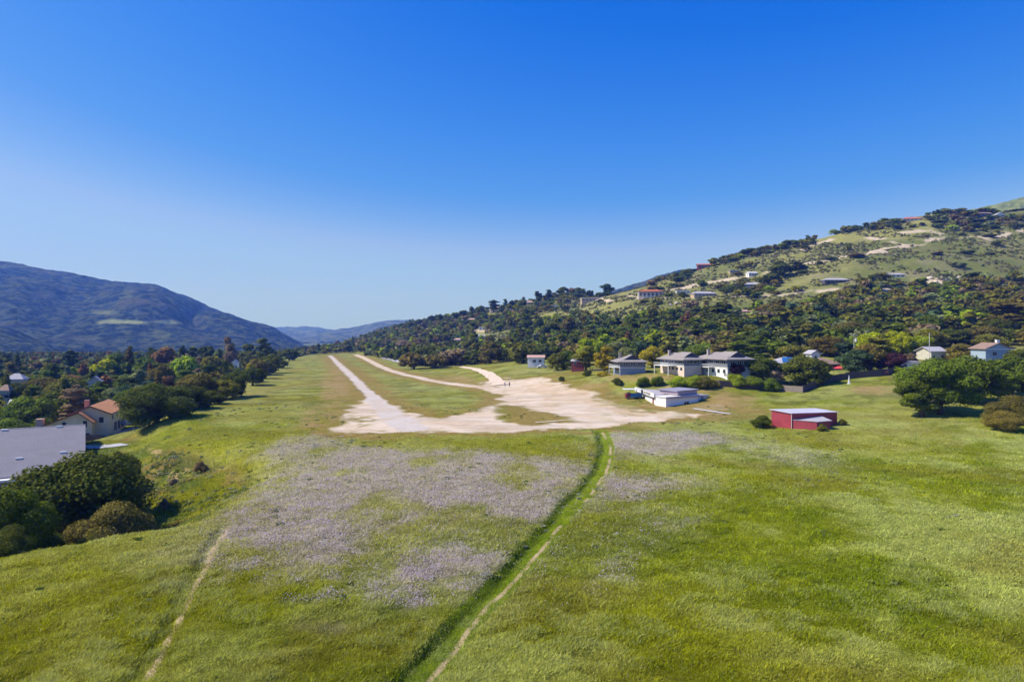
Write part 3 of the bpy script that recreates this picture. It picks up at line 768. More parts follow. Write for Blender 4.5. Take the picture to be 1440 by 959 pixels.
def roof(mb, kind, x0, x1, y0, y1, ze, rh, ov=.5, t=.18):
    X0, X1, Y0, Y1 = x0 - ov, x1 + ov, y0 - ov, y1 + ov; w, d = X1 - X0, Y1 - Y0; zr = ze + rh
    if kind == 'flat': mb.box(X0, X1, Y0, Y1, ze, ze + .3)
    elif kind == 'shed': mb.slab([(X0, Y0, ze), (X1, Y0, ze), (X1, Y1, zr), (X0, Y1, zr)], t)
    elif kind == 'gable_x':      # ridge along x
        ym = (Y0 + Y1) / 2
        mb.slab([(X0, Y0, ze), (X1, Y0, ze), (X1, ym, zr), (X0, ym, zr)], t); mb.slab([(X0, ym, zr), (X1, ym, zr), (X1, Y1, ze), (X0, Y1, ze)], t)
    elif kind == 'gable_y':
        xm = (X0 + X1) / 2
        mb.slab([(X0, Y1, ze), (X0, Y0, ze), (xm, Y0, zr), (xm, Y1, zr)], t); mb.slab([(xm, Y1, zr), (xm, Y0, zr), (X1, Y0, ze), (X1, Y1, ze)], t)
    elif kind == 'hip':
        if w > d:
            i = d * .5; ym = (Y0 + Y1) / 2; a, b = (X0 + i, ym, zr), (X1 - i, ym, zr)
            q = [(X0, Y0, ze), (X1, Y0, ze), (X1, Y1, ze), (X0, Y1, ze)]
            n = len(mb.v); mb.v += q + [a, b] + [(p[0], p[1], p[2] - t) for p in q]
            mb.f += [tuple(n + k for k in f) for f in ((0, 1, 5, 4), (1, 2, 5), (2, 3, 4, 5), (3, 0, 4), (0, 6, 7, 1), (1, 7, 8, 2), (2, 8, 9, 3), (3, 9, 6, 0), (9, 8, 7, 6))]
        else:
            i = w * .5; xm = (X0 + X1) / 2; a, b = (xm, Y0 + i, zr), (xm, Y1 - i, zr)
            q = [(X0, Y0, ze), (X1, Y0, ze), (X1, Y1, ze), (X0, Y1, ze)]
            n = len(mb.v); mb.v += q + [a, b] + [(p[0], p[1], p[2] - t) for p in q]
            mb.f += [tuple(n + k for k in f) for f in ((0, 1, 4), (1, 2, 5, 4), (2, 3, 5), (3, 0, 4, 5), (0, 6, 7, 1), (1, 7, 8, 2), (2, 8, 9, 3), (3, 9, 6, 0), (9, 8, 7, 6))]
def gable_fill(mb, kind, x0, x1, y0, y1, z, rh, ov=.5):
    k = rh * (1 - ov / ((y1 - y0) / 2 + ov)) if kind == 'gable_x' else rh * (1 - ov / ((x1 - x0) / 2 + ov))
    s = rh - k
    if kind == 'gable_x':
        ym = (y0 + y1) / 2
        for x in (x0, x1 - .12):
            mb.prism([(x, y0), (x + .12, y0), (x + .12, ym), (x, ym)], [z + s - .2, z + s - .2, z + rh - .2, z + rh - .2], z - .01); mb.prism([(x, ym), (x + .12, ym), (x + .12, y1), (x, y1)], [z + rh - .2, z + rh - .2, z + s - .2, z + s - .2], z - .01)
    elif kind == 'gable_y':
        xm = (x0 + x1) / 2
        for y in (y0, y1 - .12):
            mb.prism([(x0, y), (xm, y), (xm, y + .12), (x0, y + .12)], [z + s - .2, z + rh - .2, z + rh - .2, z + s - .2], z - .01); mb.prism([(xm, y), (x1, y), (x1, y + .12), (xm, y + .12)], [z + rh - .2, z + s - .2, z + s - .2, z + rh - .2], z - .01)
def window(parent, face, a, z, w, h, off, far=False, name='window', glass=None):
    """face: 'f' front (y = off), 'l' left (x = off), 'r' right (x = off); a = centre along the face"""
    fr = MB(); gl = MB(); e = .07
    if face == 'f':
        fr.box(a - w / 2 - e, a + w / 2 + e, off - .05, off + .02, z - e, z + h + e); gl.box(a - w / 2, a + w / 2, off - .08, off - .052, z, z + h)
        if w > 1.3: fr.box(a - .04, a + .04, off - .1, off - .082, z, z + h)
    else:
        s = -1 if face == 'l' else 1
        x0, x1 = sorted((off - .02 * s, off + .05 * s)); fr.box(x0, x1, a - w / 2 - e, a + w / 2 + e, z - e, z + h + e)
        x0, x1 = sorted((off + .052 * s, off + .08 * s)); gl.box(x0, x1, a - w / 2, a + w / 2, z, z + h)
        if w > 1.3:
            x0, x1 = sorted((off + .082 * s, off + .1 * s)); fr.box(x0, x1, a - .04, a + .04, z, z + h)
    f = fr.build(name, M_TRIM, parent); gl.build('pane', glass or M_GLASS, f); return f
def chimney(parent, x, y, z0, z1, w=.9, mat=None):
    m = MB().box(x - w / 2, x + w / 2, y - w / 2, y + w / 2, z0, z1).box(x - w / 2 - .08, x + w / 2 + .08, y - w / 2 - .08, y + w / 2 + .08, z1 + .002, z1 + .14)
    return m.build('chimney', mat or M_BRICK, parent)
def house(px, py, w, d, h, rot, label, wall, rf, kind='hip', rh=1.6, wins=(), lwins=(), rwins=(), Y=None, land=None, ch=None, ov=.6, cat='house', name='house', door=None, zoff=0.0, keep=None):
    """px, py: picture position of the foot of the front wall's centre"""
    p = loc(px, py) if Y is None else np.array([(px - CX) / F * Y, Y, CZ - (py - HY) * Y / F])
    root = empty(name, (p[0], p[1], p[2] + zoff), math.radians(rot)); tag(root, label, cat)
    x0, x1 = -w / 2, w / 2
    mb = MB().box(x0, x1, 0, d, -3, h)
    if kind.startswith('gable'): gable_fill(mb, kind, x0, x1, 0, d, h, rh, ov)
    mb.build('wall', wall, root)
    r = MB(); roof(r, kind, x0, x1, 0, d, h + .02, rh, ov); ro = r.build('roof', rf, root)
    MB().box(x0 - ov - .03, x1 + ov + .03, -ov - .12, -ov - .035, h - .18, h - .02).build('gutter', M_TRIM, ro)
    for (a, z, ww, hh) in wins: window(root, 'f', a, z, ww, hh, 0)
    for (a, z, ww, hh) in lwins: window(root, 'l', a, z, ww, hh, x0)
    for (a, z, ww, hh) in rwins: window(root, 'r', a, z, ww, hh, x1)
    if door: MB().box(door - .5, door + .5, -.07, -.002, .02, 2.1).build('door', M_DOOR, root)
    if ch: chimney(root, ch[0], ch[1], h, h + rh + .8, mat=ch[2] if len(ch) > 2 else None)
    a = math.radians(rot); c = (p[0] + -d / 2 * math.sin(a), p[1] + d / 2 * math.cos(a))
    KEEP.append((c[0], c[1], keep or max(w, d) * .5 + 1.0))
    landmark(px, proj(*p)[1] - h * F / p[1] * .6, land or label)
    return root
M_DOOR = paint('door_paint', (.16, .10, .07), .6, .1, 1)

# -- the three grey houses above the field: long side faces left, gable-topped hip roofs
def grey_house(px, py, Y, rot, Lr, Ll, h, label, land, low_left, low_right, deck, rr=1.95):
    """corner of the house nearest the camera stands at px,py; Lr = length of the side facing us, Ll = of the long left side"""
    p = np.array([(px - CX) / F * Y, Y, CZ - (py - HY) * Y / F])
    root = empty('grey_house', p, math.radians(rot)); tag(root, label, 'house')
    hm = h * .46; uw = h - hm
    MB().box(0, Lr, 0, Ll, hm + .12, h).build('wall', W_GREYBLUE, root)
    MB().box(.05, Lr - .05, .05, Ll - .05, -2.5, hm - .12).build('lower_wall', low_left, root)
    MB().box(-.06, Lr + .06, -.06, Ll + .06, hm - .118, hm + .118).build('band', M_TRIM, root)
    r = MB(); roof(r, 'hip', 0, Lr, 0, Ll, h + .02, rr, 1.0); ro = r.build('roof', R_GREY, root)
    g = MB()      # small gablet on the roof end
    zt = h + rr + .1; cx = Lr / 2
    g.poly([(cx - 2.1, .9, h + .95), (cx + 2.1, .9, h + .95), (cx, .9, zt)]); g.build('gablet_wall', W_DARK, ro)
    gs = MB(); gs.slab([(cx - 2.7, .6, h + .75), (cx, .6, zt + .12), (cx, Ll * .45, zt + .12), (cx - 2.7, Ll * .45, h + .75)], -.1)
    gs.slab([(cx, .6, zt + .12), (cx + 2.7, .6, h + .75), (cx + 2.7, Ll * .45, h + .75), (cx, Ll * .45, zt + .12)], -.1); gs.build('gablet', R_GREY, ro)
    for a in np.linspace(1.6, Ll - 1.6, 5): window(root, 'l', a, hm + uw * .42, 1.5, uw * .42, 0)
    for a in np.linspace(1.5, Ll * .62, 4): window(root, 'l', a, hm * .25, 1.1, hm * .5, .05)
    for a in np.linspace(1.8, Lr - 1.8, 3): window(root, 'f', a, hm + uw * .4, 1.5, uw * .42, 0)
    if deck:
        u0, u1, dp = deck; dk = MB().box(-dp, -.062, u0, u1, hm - .1, hm + .1)
        D = dk.build('deck', M_TRIM, root)
        rl = MB(); rl.box(-dp, -dp + .06, u0, u1, hm + .8, hm + .9); rl.box(-dp, -.1, u0, u0 + .06, hm + .8, hm + .9)
        for a in np.arange(u0, u1 + .01, .5): rl.box(-dp + .005, -dp + .055, a - .03, a + .03, hm + .1, hm + .8)
        rl.build('railing', M_TRIM, D)
        for a in (u0 + .15, u1 - .15): MB().box(-dp + .05, -dp + .25, a - .1, a + .1, -2.5, hm - .102).build('post', M_TRIM, D)
    chimney(root, Lr * .2, Ll * .75, h + .4, h + 2.6, .7, paint('grey_stone', (.34, .30, .28), .9, .15, 3))
    c = Vector(p) + Matrix.Rotation(math.radians(rot), 3, 'Z') @ Vector((Lr / 2, Ll / 2, 0)); KEEP.append((c.x, c.y, Ll * .55 + 2)); landmark(px + 8, 505, land)
grey_house(1023, 527.5, 201, 21, 8.5, 15, 4.6, 'largest and rightmost grey two storey house, white lower wall, gabled hip roof', 'the rightmost grey house', W_WHITE, W_GREYBLUE, (6, 14, 2.2))
grey_house(962, 523, 208, 21, 6.5, 13, 3.7, 'middle grey house between two others, pale lower wall and white deck', 'the middle grey house', W_PINK, W_GREYBLUE, (4, 12, 3.0))
grey_house(872, 524, 222, 4, 8.4, 10, 3.5, 'smallest grey blue house, left of the other two, under a low hip roof', 'the smallest grey house', paint('slate_blue_wall', (.24, .29, .36), .8, .08, 1), W_GREYBLUE, (1, 8, 2.0))

# -- houses round the field
house(1166, 527, 8.5, 8, 3.6, 12, 'brown roofed house behind the red parasol and the dark fence', W_RED, R_BROWN, 'hip', 1.9, [(-2, 1, 1.6, 1.2), (1.5, 1, 1.6, 1.2)], Y=224, land='the brown roofed house')
cup = house(1147, 520, 3.2, 3.4, 5.6, 12, 'narrow white turret like house top with a pointed roof beside the brown roof', W_WHITE, R_LAV, 'gable_y', 1.2, [(0, 3.9, .9, .9)], Y=236, land='the white turret')
hb = house(1108, 527, 9, 8, 3.9, -8, 'house with blue solar panels on its roof between two round oaks', W_DARK, R_LAV, 'hip', 1.9, [(-2.5, 1.2, 1.4, 1.2), (2, 1.2, 1.4, 1.2)], Y=226, land='the solar panel house')
M_SOLAR = paint('solar_panel', (.03, .13, .36), .25, .1, 3, stripes=('X', 2, .3), spec=.6)
def sp_pt(u, v): # on the front roof slope of the hip roof (local coordinates)
    y = -.6 + v * 4.6; return (u * (1 - v * .45), y, 3.92 + 1.9 * v + .09)
MB().slab([sp_pt(-1.8, .12), sp_pt(4.2, .12), sp_pt(4.2, .9), sp_pt(-1.8, .9)], .06).build('solar_panel', M_SOLAR, [c for c in hb.children if c.name.startswith('roof')][0])
house(1320, 508, 5.6, 7, 3.4, 8, 'small cream house with a dark door beside the tall bare pole', paint('pale_cream_wall', (.50, .47, .39), .8, .1, 1), R_LAV, 'gable_x', 1.5, [(-1.8, 1, .8, .9)], Y=232, land='the small cream house', door=1.4)
house(1404, 503, 8, 7, 2.8, 0, 'pale blue gabled house with a brown roof and white rafters by the right edge', paint('pale_blue_wall', (.30, .38, .47), .7, .08, 1), R_BROWN, 'gable_y', 1.9, [(-1.2, .7, 1.3, 1.1)], Y=214, land='the pale blue gabled house', ch=(2.5, 4, W_WHITE))
house(1280, 520, 5.6, 4, 2.3, -6, 'low white outbuilding with a flat pale roof behind the dark fence', W_WHITE, R_LAV, 'flat', .3, [(-1.4, .9, .9, .8)], Y=212, land='the low white outbuilding', cat='outbuilding', name='outbuilding', ov=.3)
house(753.5, 512, 7.2, 6, 3.0, -5, 'small white building alone at the top of the green slope', W_WHITE, R_PINK, 'gable_x', .9, [(-.6, .8, 1.3, 1.1), (1.9, .8, 1.3, 1.1)], [(2, .8, 1.1, 1.1)], Y=300, land='the small white building', ov=.4)
house(812, 514.5, 4.6, 4, 1.9, -10, 'low garden shed with a pale roof and dark red front by the rail fence', W_RED, R_LAV, 'shed', .5, [(-1, .6, .9, .9)], Y=262, land='the dark red garden shed', cat='shed', name='garden_shed', ov=.4)

# -- houses on the hillside: (px, py foot, width in picture columns, height m, rot, roof kind, ...)
def hillhouse(px, py, wpx, hpx, label, wall, rf, kind='hip', rot=0, nwin=3, dep=.55, rhf=.35, land=None, porch=False, ch=False):
    p = loc(px, py); Y = p[1]; w = wpx * Y / F; h = max(2.3, hpx * Y / F * (1 - rhf)); rh = hpx * Y / F * rhf; rh = max(rh, .4)
    wins = [(a, h * .3, min(1.8, w / nwin * .5), h * .42) for a in np.linspace(-w / 2 + w / nwin / 2, w / 2 - w / nwin / 2, nwin)]
    r = house(px, py, w, max(5, w * dep), h, rot, label, wall, rf, kind, rh, wins, [(2, h * .3, 1.2, h * .4)], land=land, ov=.5, keep=w * .42)
    if porch:
        for a in np.linspace(-w / 2 + .4, w / 2 - .4, 7): MB().box(a - .2, a + .2, -2.0, -1.6, -1, h - .06).build('column', M_TRIM, r)
        MB().slab([(-w / 2 - .3, -2.4, h), (w / 2 + .3, -2.4, h), (w / 2 + .3, -.55, h + .25), (-w / 2 - .3, -.55, h + .25)], .18).build('porch_roof', rf, r)
    if ch: chimney(r, w * .25, 3, h, h + rh + .8)
    return r
hillhouse(915, 418.5, 34, 11.5, 'white villa with a red tiled roof and a row of columns on the spur', W_PINK, R_TILE, 'hip', -6, 6, .4, .25, 'the red roofed villa', porch=True)
hillhouse(990, 377.5, 18, 7, 'dark red house standing out on the sky line above the slope', W_RED, R_TILE, 'gable_x', -8, 4, .5, .25, 'the dark red skyline house')
hillhouse(961, 413, 18, 5, 'long low white house right of the villa', W_WHITE, R_WHITE, 'flat', 0, 4, .4, .2, 'the long low white house')
hillhouse(992, 417.5, 33, 8, 'wide house under a pale lavender roof on the middle slope', W_TAN, R_LAV, 'hip', 8, 6, .4, .4, 'the wide lavender roofed house')
hillhouse(1059, 388, 13, 6, 'little white house by the bare earth cut', W_WHITE, R_WHITE, 'gable_x', 10, 3, .6, .3, 'the little white house')
hillhouse(1033, 384, 13, 4, 'small low house with a pale roof under the sky line', W_TAN, R_LAV, 'flat', 0, 3, .6, .2, 'the small low pale house')
hillhouse(1060, 404, 26, 7, 'lavender grey house left of the tall dark tree clump', paint('lavender_wall', (.36, .36, .46), .8, .08, 1), R_LAV, 'hip', -6, 4, .45, .4, 'the lavender grey house')
hillhouse(1046, 443, 22, 7, 'pink roofed house among the lower trees', W_DARK, R_PINK, 'gable_x', 4, 4, .45, .35, 'the pink roofed house')
hillhouse(1177, 398, 34, 7, 'long low house with a grey roof behind a clipped hedge', W_DARK, R_LAV, 'hip', 0, 6, .35, .4, 'the long hedge house')
hillhouse(1257, 390.5, 30, 6, 'long pale house below the mown grass patch', W_WHITE, R_LAV, 'hip', -3, 5, .35, .4, 'the house below the mown patch')
hillhouse(1283, 311, 26, 6.5, 'broad orange tiled house on the very ridge of the hill', W_PINK, R_TILE, 'hip', -12, 5, .5, .45, 'the orange tiled ridge house')
hillhouse(1386, 305, 17, 7, 'dark purple house on the ridge below the grassy hilltop', W_DARK, R_BROWN, 'gable_x', 4, 3, .5, .3, 'the dark purple ridge house')
hillhouse(1407, 306, 12, 7, 'white gabled house on the ridge right of the purple one', W_WHITE, R_WHITE, 'gable_y', -4, 2, .7, .4, 'the white gabled ridge house')
hillhouse(1093, 347.5, 9, 5, 'tiny pink house peeping over the long ridge trees', W_PINK, R_PINK, 'gable_x', 0, 2, .6, .3, 'the tiny pink ridge house')
hillhouse(781, 434, 21, 5.5, 'white flat roofed house on the left spur', W_WHITE, R_WHITE, 'flat', 0, 4, .4, .2, 'the white flat roofed spur house')
hillhouse(833, 424, 30, 6, 'wide tan house with terraces near the top of the spur', W_TAN, R_WHITE, 'flat', 3, 6, .4, .2, 'the tan terraced house')
hillhouse(744, 429, 14, 6, 'cream house on the left skyline of the spur', W_CREAM, R_PINK, 'hip', 0, 3, .5, .35, 'the cream spur house')
hillhouse(697, 437, 15, 6, 'pink house among skyline pines', W_PINK, R_PINK, 'hip', 6, 3, .5, .3, 'the pink house among skyline pines')
hillhouse(678, 464, 9, 5, 'small bright white house deep in the left hillside trees', W_WHITE, R_WHITE, 'flat', 0, 2, .5, .2, 'the small bright white house')
hillhouse(673, 479, 17, 9, 'cream stepped house among dark oaks left of the meadow slope', W_PINK, R_LAV, 'gable_x', 12, 3, .5, .3, 'the cream stepped house')
hillhouse(645, 481, 14, 5, 'low house with a pink roof beside the cream stepped one', W_TAN, R_PINK, 'hip', 0, 3, .5, .4, 'the low pink roofed house')
hillhouse(585, 459.5, 13, 4.5, 'pale roofed house near the top of the far left slope', W_PINK, R_PINK, 'hip', 0, 3, .5, .4, 'the pale roofed far house')
hillhouse(588, 474, 13, 4.5, 'tan roofed house beside a yellow lawn', W_TAN, R_BROWN, 'hip', 0, 3, .5, .4, 'the tan roofed house by the lawn')
hillhouse(663, 452, 12, 4.5, 'salmon roofed house below the reddish trees', W_PINK, R_PINK, 'hip', 0, 3, .5, .4, 'the salmon roofed house')
hillhouse(502, 488, 10, 5, 'tan house right at the end of the meadow', W_TAN, R_PINK, 'gable_x', 0, 2, .5, .3, 'the tan house at the meadow end')
hillhouse(1190, 447, 10, 5, 'tan house nearly hidden in the wooded belt', W_PINK, R_TILE, 'hip', 0, 2, .5, .3, 'the hidden tan house')
# -- valley on the left
def valley(px, ptop, Y, wpx, h, label, wall, rf, kind, rot, land, **kw):
    zt = CZ - (ptop - HY) * Y / F; x = (px - CX) / F * Y; g = float(height(x, Y)); w = wpx * Y / F; rh = h * .35
    py = proj(x, Y, zt - h)[1]
    return house(px, py, w, w * .7, h * .65, rot, label, wall, rf, kind, rh, [(-w * .25, 1, 1.2, 1.1), (w * .22, 1, 1.2, 1.1)], [(w * .3, 1, 1.1, 1.1)], Y=Y, land=land, ov=.4, keep=w * .6)
valley(20, 525.5, 262, 22, 6, 'house with a pale lavender hip roof in the left valley trees', W_CREAM, R_LAV, 'hip', 10, 'the lavender hip roof in the valley')
valley(5, 541, 235, 15, 5.5, 'tan house cut by the left edge of the picture', W_CREAM, R_BROWN, 'hip', 0, 'the tan house at the left edge')
valley(133, 529, 262, 15, 6, 'cream gabled house half hidden above the yellow roofed one', W_CREAM, R_LAV, 'gable_y', 20, 'the half hidden cream gable')
valley(330, 505.5, 420, 8, 6, 'little white gabled house among trees beside the meadow edge', W_WHITE, R_LAV, 'gable_y', 0, 'the little white gable')
valley(375, 511, 330, 11, 5, 'tan cottage right at the meadow edge', W_PINK, R_LAV, 'hip', 10, 'the tan cottage at the meadow edge')
valley(18, 562, 215, 9, 4, 'small pale shed roof deep in the left trees', W_WHITE, R_WHITE, 'gable_x', 0, 'the small pale shed roof')

# -- cream house with the rusty roof
def cream_house():
    a = math.radians(18.1); root = empty('cream_house', (-107.3, 182.0, -7.0), a)
    tag(root, 'cream two storey house with a rust orange shake roof and brown trim', 'house')
    W, D, h = 9.0, 19.0, 5.3     # local x runs left (negative) from the near corner, y back
    mb = MB().box(-W, 0, 0, D, -2.5, h); gable_fill(mb, 'gable_y', -W, 0, 0, D, h, 2.2, .6); mb.build('wall', W_CREAM, root)
    r = MB(); roof(r, 'gable_y', -W, 0, 0, D, h + .02, 2.2, .6); ro = r.build('roof', R_RUST, root)
    M_BT = paint('brown_trim', (.13, .06, .035), .7, .1, 1)
    f = MB(); f.slab([(-W - .62, -.72, h - .02), (-W / 2, -.72, h + 2.2), (-W / 2, -.62, h + 2.2), (-W - .62, -.62, h - .02)], .3); f.slab([(-W / 2, -.72, h + 2.2), (.62, -.72, h - .02), (.62, -.62, h - .02), (-W / 2, -.62, h + 2.2)], .3)
    f.box(.605, .7, -.6, D + .5, h - .25, h + .02); f.build('bargeboard', M_BT, ro)
    # nearer wing with a long left slope
    w2 = MB(); prof = [(-3.4, 3.6), (-6.4, 5.9), (-15.5, 2.3)]
    for (xa, za), (xb, zb) in zip(prof[:-1], prof[1:]): w2.prism([(xb, -3.2), (xa, -3.2), (xa, 8), (xb, 8)], [zb, za, za, zb], -2.5)
    w2.build('wing_wall', W_CREAM, root)
    r2 = MB()
    r2.slab([(-6.4, -3.8, 6.15), (-2.8, -3.8, 3.4), (-2.8, -.02, 3.4), (-6.4, -.02, 6.15)], .2); r2.slab([(-16.2, -3.8, 2.3), (-6.4, -3.8, 6.15), (-6.4, 8.2, 6.15), (-16.2, 8.2, 2.3)], .2)
    ro2 = r2.build('wing_roof', R_RUST, root)
    f2 = MB(); f2.slab([(-16.2, -3.9, 2.3), (-6.4, -3.9, 6.15), (-6.4, -3.802, 6.15), (-16.2, -3.802, 2.3)], .28); f2.slab([(-6.4, -3.9, 6.15), (-2.8, -3.9, 3.4), (-2.8, -3.802, 3.4), (-6.4, -3.802, 6.15)], .28); f2.build('bargeboard', M_BT, ro2)
    for x, z in ((-9.6, 2.0), (-4.9, 2.2)): window(root, 'f', x, z, .95, 1.7, -3.2)
    window(root, 'f', -1.9, 2.9, 1.1, 1.5, 0); window(root, 'f', -4.4, -.6, 1.2, 1.3, -3.2)
    for y in (3.2, 8.2, 14.0): window(root, 'r', y, 3.4, 1.4, 1.2, 0)
    for y, ww in ((6.5, 2.6), (10.5, 2.6), (15, 2.6)): MB().box(.002, .08, y - ww / 2, y + ww / 2, .0, 2.3).build('garage_opening', W_DARK, root)  # dark panels stand in for the shade inside the garage openings
    chimney(root, -15.0, -3.0, 1.0, 4.6, 1.5, paint('pale_brick', (.50, .32, .25), .9, .15, 3)); chimney(root, -7.5, 9, 4.4, 8.1, 1.0)
    KEEP.append((-112, 188, 13)); KEEP.append((-120, 180, 9)); KEEP.append((-108, 200, 8)); landmark(135, 590, 'the cream house with the rusty roof')
cream_house()
# -- big grey roof at the left edge
def grey_roof():
    c = Vector((-88.8, 142.0, 0)); a = math.atan2(.53, .85)
    root = empty('long_building', (-74.5, 119.2, -7.6), a); tag(root, 'long building with a huge speckled grey roof cut by the left edge', 'building')
    L, D = 34.0, 27.0; ze, zr = 3.1, 8.1
    mb = MB().box(-L, -.6, .8, 2 * D - 6, -2, ze - .25)
    mb.prism([(-.75, .8), (-.6, .8), (-.6, D), (-.75, D)], [ze - .15, ze - .15, zr - .2, zr - .2], ze - .26); mb.build('wall', paint('pale_blue_grey_wall', (.36, .40, .47), .7, .08, 1), root)
    m, nt, b, out = new_mat('speckled_asphalt_shingle'); tc = nt.nodes.new('ShaderNodeTexCoord').outputs['Object']
    n1 = noise_node(nt, tc, 5.0, 6, .85); n2 = noise_node(nt, tc, .35, 3, .6)
    rgb = nt.nodes.new('ShaderNodeRGB'); rgb.outputs[0].default_value = (.165, .158, .182, 1)
    nt.links.new(mulcol(nt, mulcol(nt, rgb.outputs[0], ramp(nt, n1.outputs['Fac'], .35, .65, .72, 1.3)), ramp(nt, n2.outputs['Fac'], .3, .7, .93, 1.07)), b.inputs['Base Color']); b.inputs['Roughness'].default_value = .95
    r = MB(); r.slab([(-L, 0, ze), (0, 0, ze), (0, D, zr), (-L, D, zr)], .22); r.slab([(-L, D, zr), (0, D, zr), (0, 2 * D, ze), (-L, 2 * D, ze)], .22); ro = r.build('roof', m, root)
    v = MB()
    MB().box(-L, .02, D - .2, D + .2, zr + .01, zr + .06).build('ridge_cap', R_LAV, ro)
    for x, y in ((-13.5, D - 1.0), (-4.5, D - .8), (-10.0, 8.5), (-3.5, 10)): MB().box(x - .5, x + .5, y - .25, y + .25, ze + (zr - ze) * y / D + .0, ze + (zr - ze) * y / D + .3).build('roof_vent', M_TRIM, ro)
    MB().box(-L, -9.0, -1.6, -.02, ze - .55, ze - .2).build('awning', M_TRIM, root)
    for x in (-14.5, -11.5): window(root, 'f', x, .2, 1.6, 1.3, .8)
    KEEP.append((-85, 128, 22)); KEEP.append((-100, 135, 26)); landmark(60, 630, 'the huge grey roof')
grey_roof()

# -- white airfield building
R_FELT = paint('grey_roof_felt', (.26, .25, .33), .85, .12, .8)
W_WB = paint('white_painted_block', (.80, .78, .78), .65, .06, .7)
def white_building():
    a = math.atan2(.47, .88); root = empty('white_building', (39.9, 177.0, float(height(39.9, 177)) - .05), a)
    tag(root, 'low white flat roofed field building with a long sign board down its left side', 'building')
    W_SH = paint('shaded_violet_wall', (.42, .33, .38), .7, .1, 1)  # shade of the front-facing wall and fascia put into the violet colour
    MB().box(0, 11.2, 0, 4.0, -.6, 2.45).build('wall', W_WB, root)
    ro = MB().prism([(-.25, -.3), (4.2, -.3), (11.3, -.3), (11.3, 4.1), (-.25, 4.1)], [2.62, 2.72, 2.9, 2.9, 2.62], 2.452).build('roof', R_WHITE, root)
    MB().box(-.3, 11.35, -.42, -.302, 2.2, 2.66).build('fascia', W_SH, ro)
    MB().box(4.4, 11.2, .5, 7.5, 2.93, 4.0).build('upper_wall', W_SH, root)
    MB().slab([(3.9, .1, 4.0), (11.7, .1, 4.25), (11.7, 8, 4.25), (3.9, 8, 4.0)], .16).build('upper_roof', R_FELT, root)
    # small right wing
    MB().box(11.3, 16.2, 1.6, 5.6, -.6, 2.2).build('side_wall', W_WB, root)
    MB().box(11.25, 16.6, 1.2, 5.9, 2.203, 2.42).build('side_roof', R_FELT, root)
    for x in (12.3, 14.0): MB().box(x - .45, x + .45, 1.52, 1.598, 0, 2.0).build('door', paint('grey_door', (.25, .27, .33), .6, .1, 1), root)
    window(root, 'f', 7.0, .5, 1.5, .6, 0)
    # long rear wing; its left side carries the sign board
    th = math.radians(-25)
    sgn = empty('rear_wing', (.3, 4.2, 0), th); sgn.parent = root
    MB().box(0, 4.6, 0, 17.5, -.6, 2.5).build('wing_wall', W_WB, sgn)
    MB().box(-.45, 5.0, -.1, 21.5, 2.505, 2.72).build('wing_roof', R_LAV, sgn)
    b = MB().box(-.62, -.46, -.05, 21.6, 2.05, 3.4).build('sign_board', W_WHITE, sgn)
    st = MB().box(-.66, -.622, -.0, 21.5, 2.05, 2.16); st.box(-.66, -.622, 0, 21.5, 3.3, 3.37); st.build('stripe', W_DARK, sgn)
    for y in (20.8,): MB().box(-.1, .1, y - .1, y + .1, -.6, 2.5).build('post', W_DARK, sgn)
    window(sgn, 'l', 13.2, .9, .8, .9, 0); MB().box(-.08, -.002, 2.2, 3.6, 0, 1.9).build('door', W_RED, sgn)
    cu = bpy.data.curves.new('lettering', 'FONT'); cu.body = 'RAMW'; cu.size = 1.2; cu.extrude = .012; cu.space_character = 1.15; cu.align_x = 'LEFT'
    cu.materials.append(W_DARK); t0 = bpy.data.objects.new('text', cu); COL.objects.link(t0); lm = bpy.data.meshes.new_from_object(t0.evaluated_get(bpy.context.evaluated_depsgraph_get())); bpy.data.objects.remove(t0); t = add_obj('lettering', lm, sgn)
    t.matrix_local = Matrix(((0, 0, -1, -.68), (-1, 0, 0, 12.5), (0, 1, 0, 2.28), (0, 0, 0, 1))); t.scale = (2.3, 1, 1)
    e = MB(); e.prism([(-.70, 19.6), (-.66, 19.6), (-.66, 19.0), (-.70, 19.0)], 3.0, 2.25); e.build('sign_mark', W_DARK, sgn)
    landmark(950, 562, 'the white field building')
white_building()
strip('concrete_strip', [(975, 575), (1000, 578.5), (1028, 582.5)], .55, paint('pale_concrete', (.50, .48, .47), .85, .08, .6), 'long pale concrete strip right of the white building', .12, 'structure')
strip('concrete_strip', [(753, 594.5), (774, 593), (794, 591.5)], .6, paint('pale_concrete2', (.50, .42, .28), .85, .08, .6), 'lone pale concrete strip lying in the grassy island of the lot', .12, 'structure')

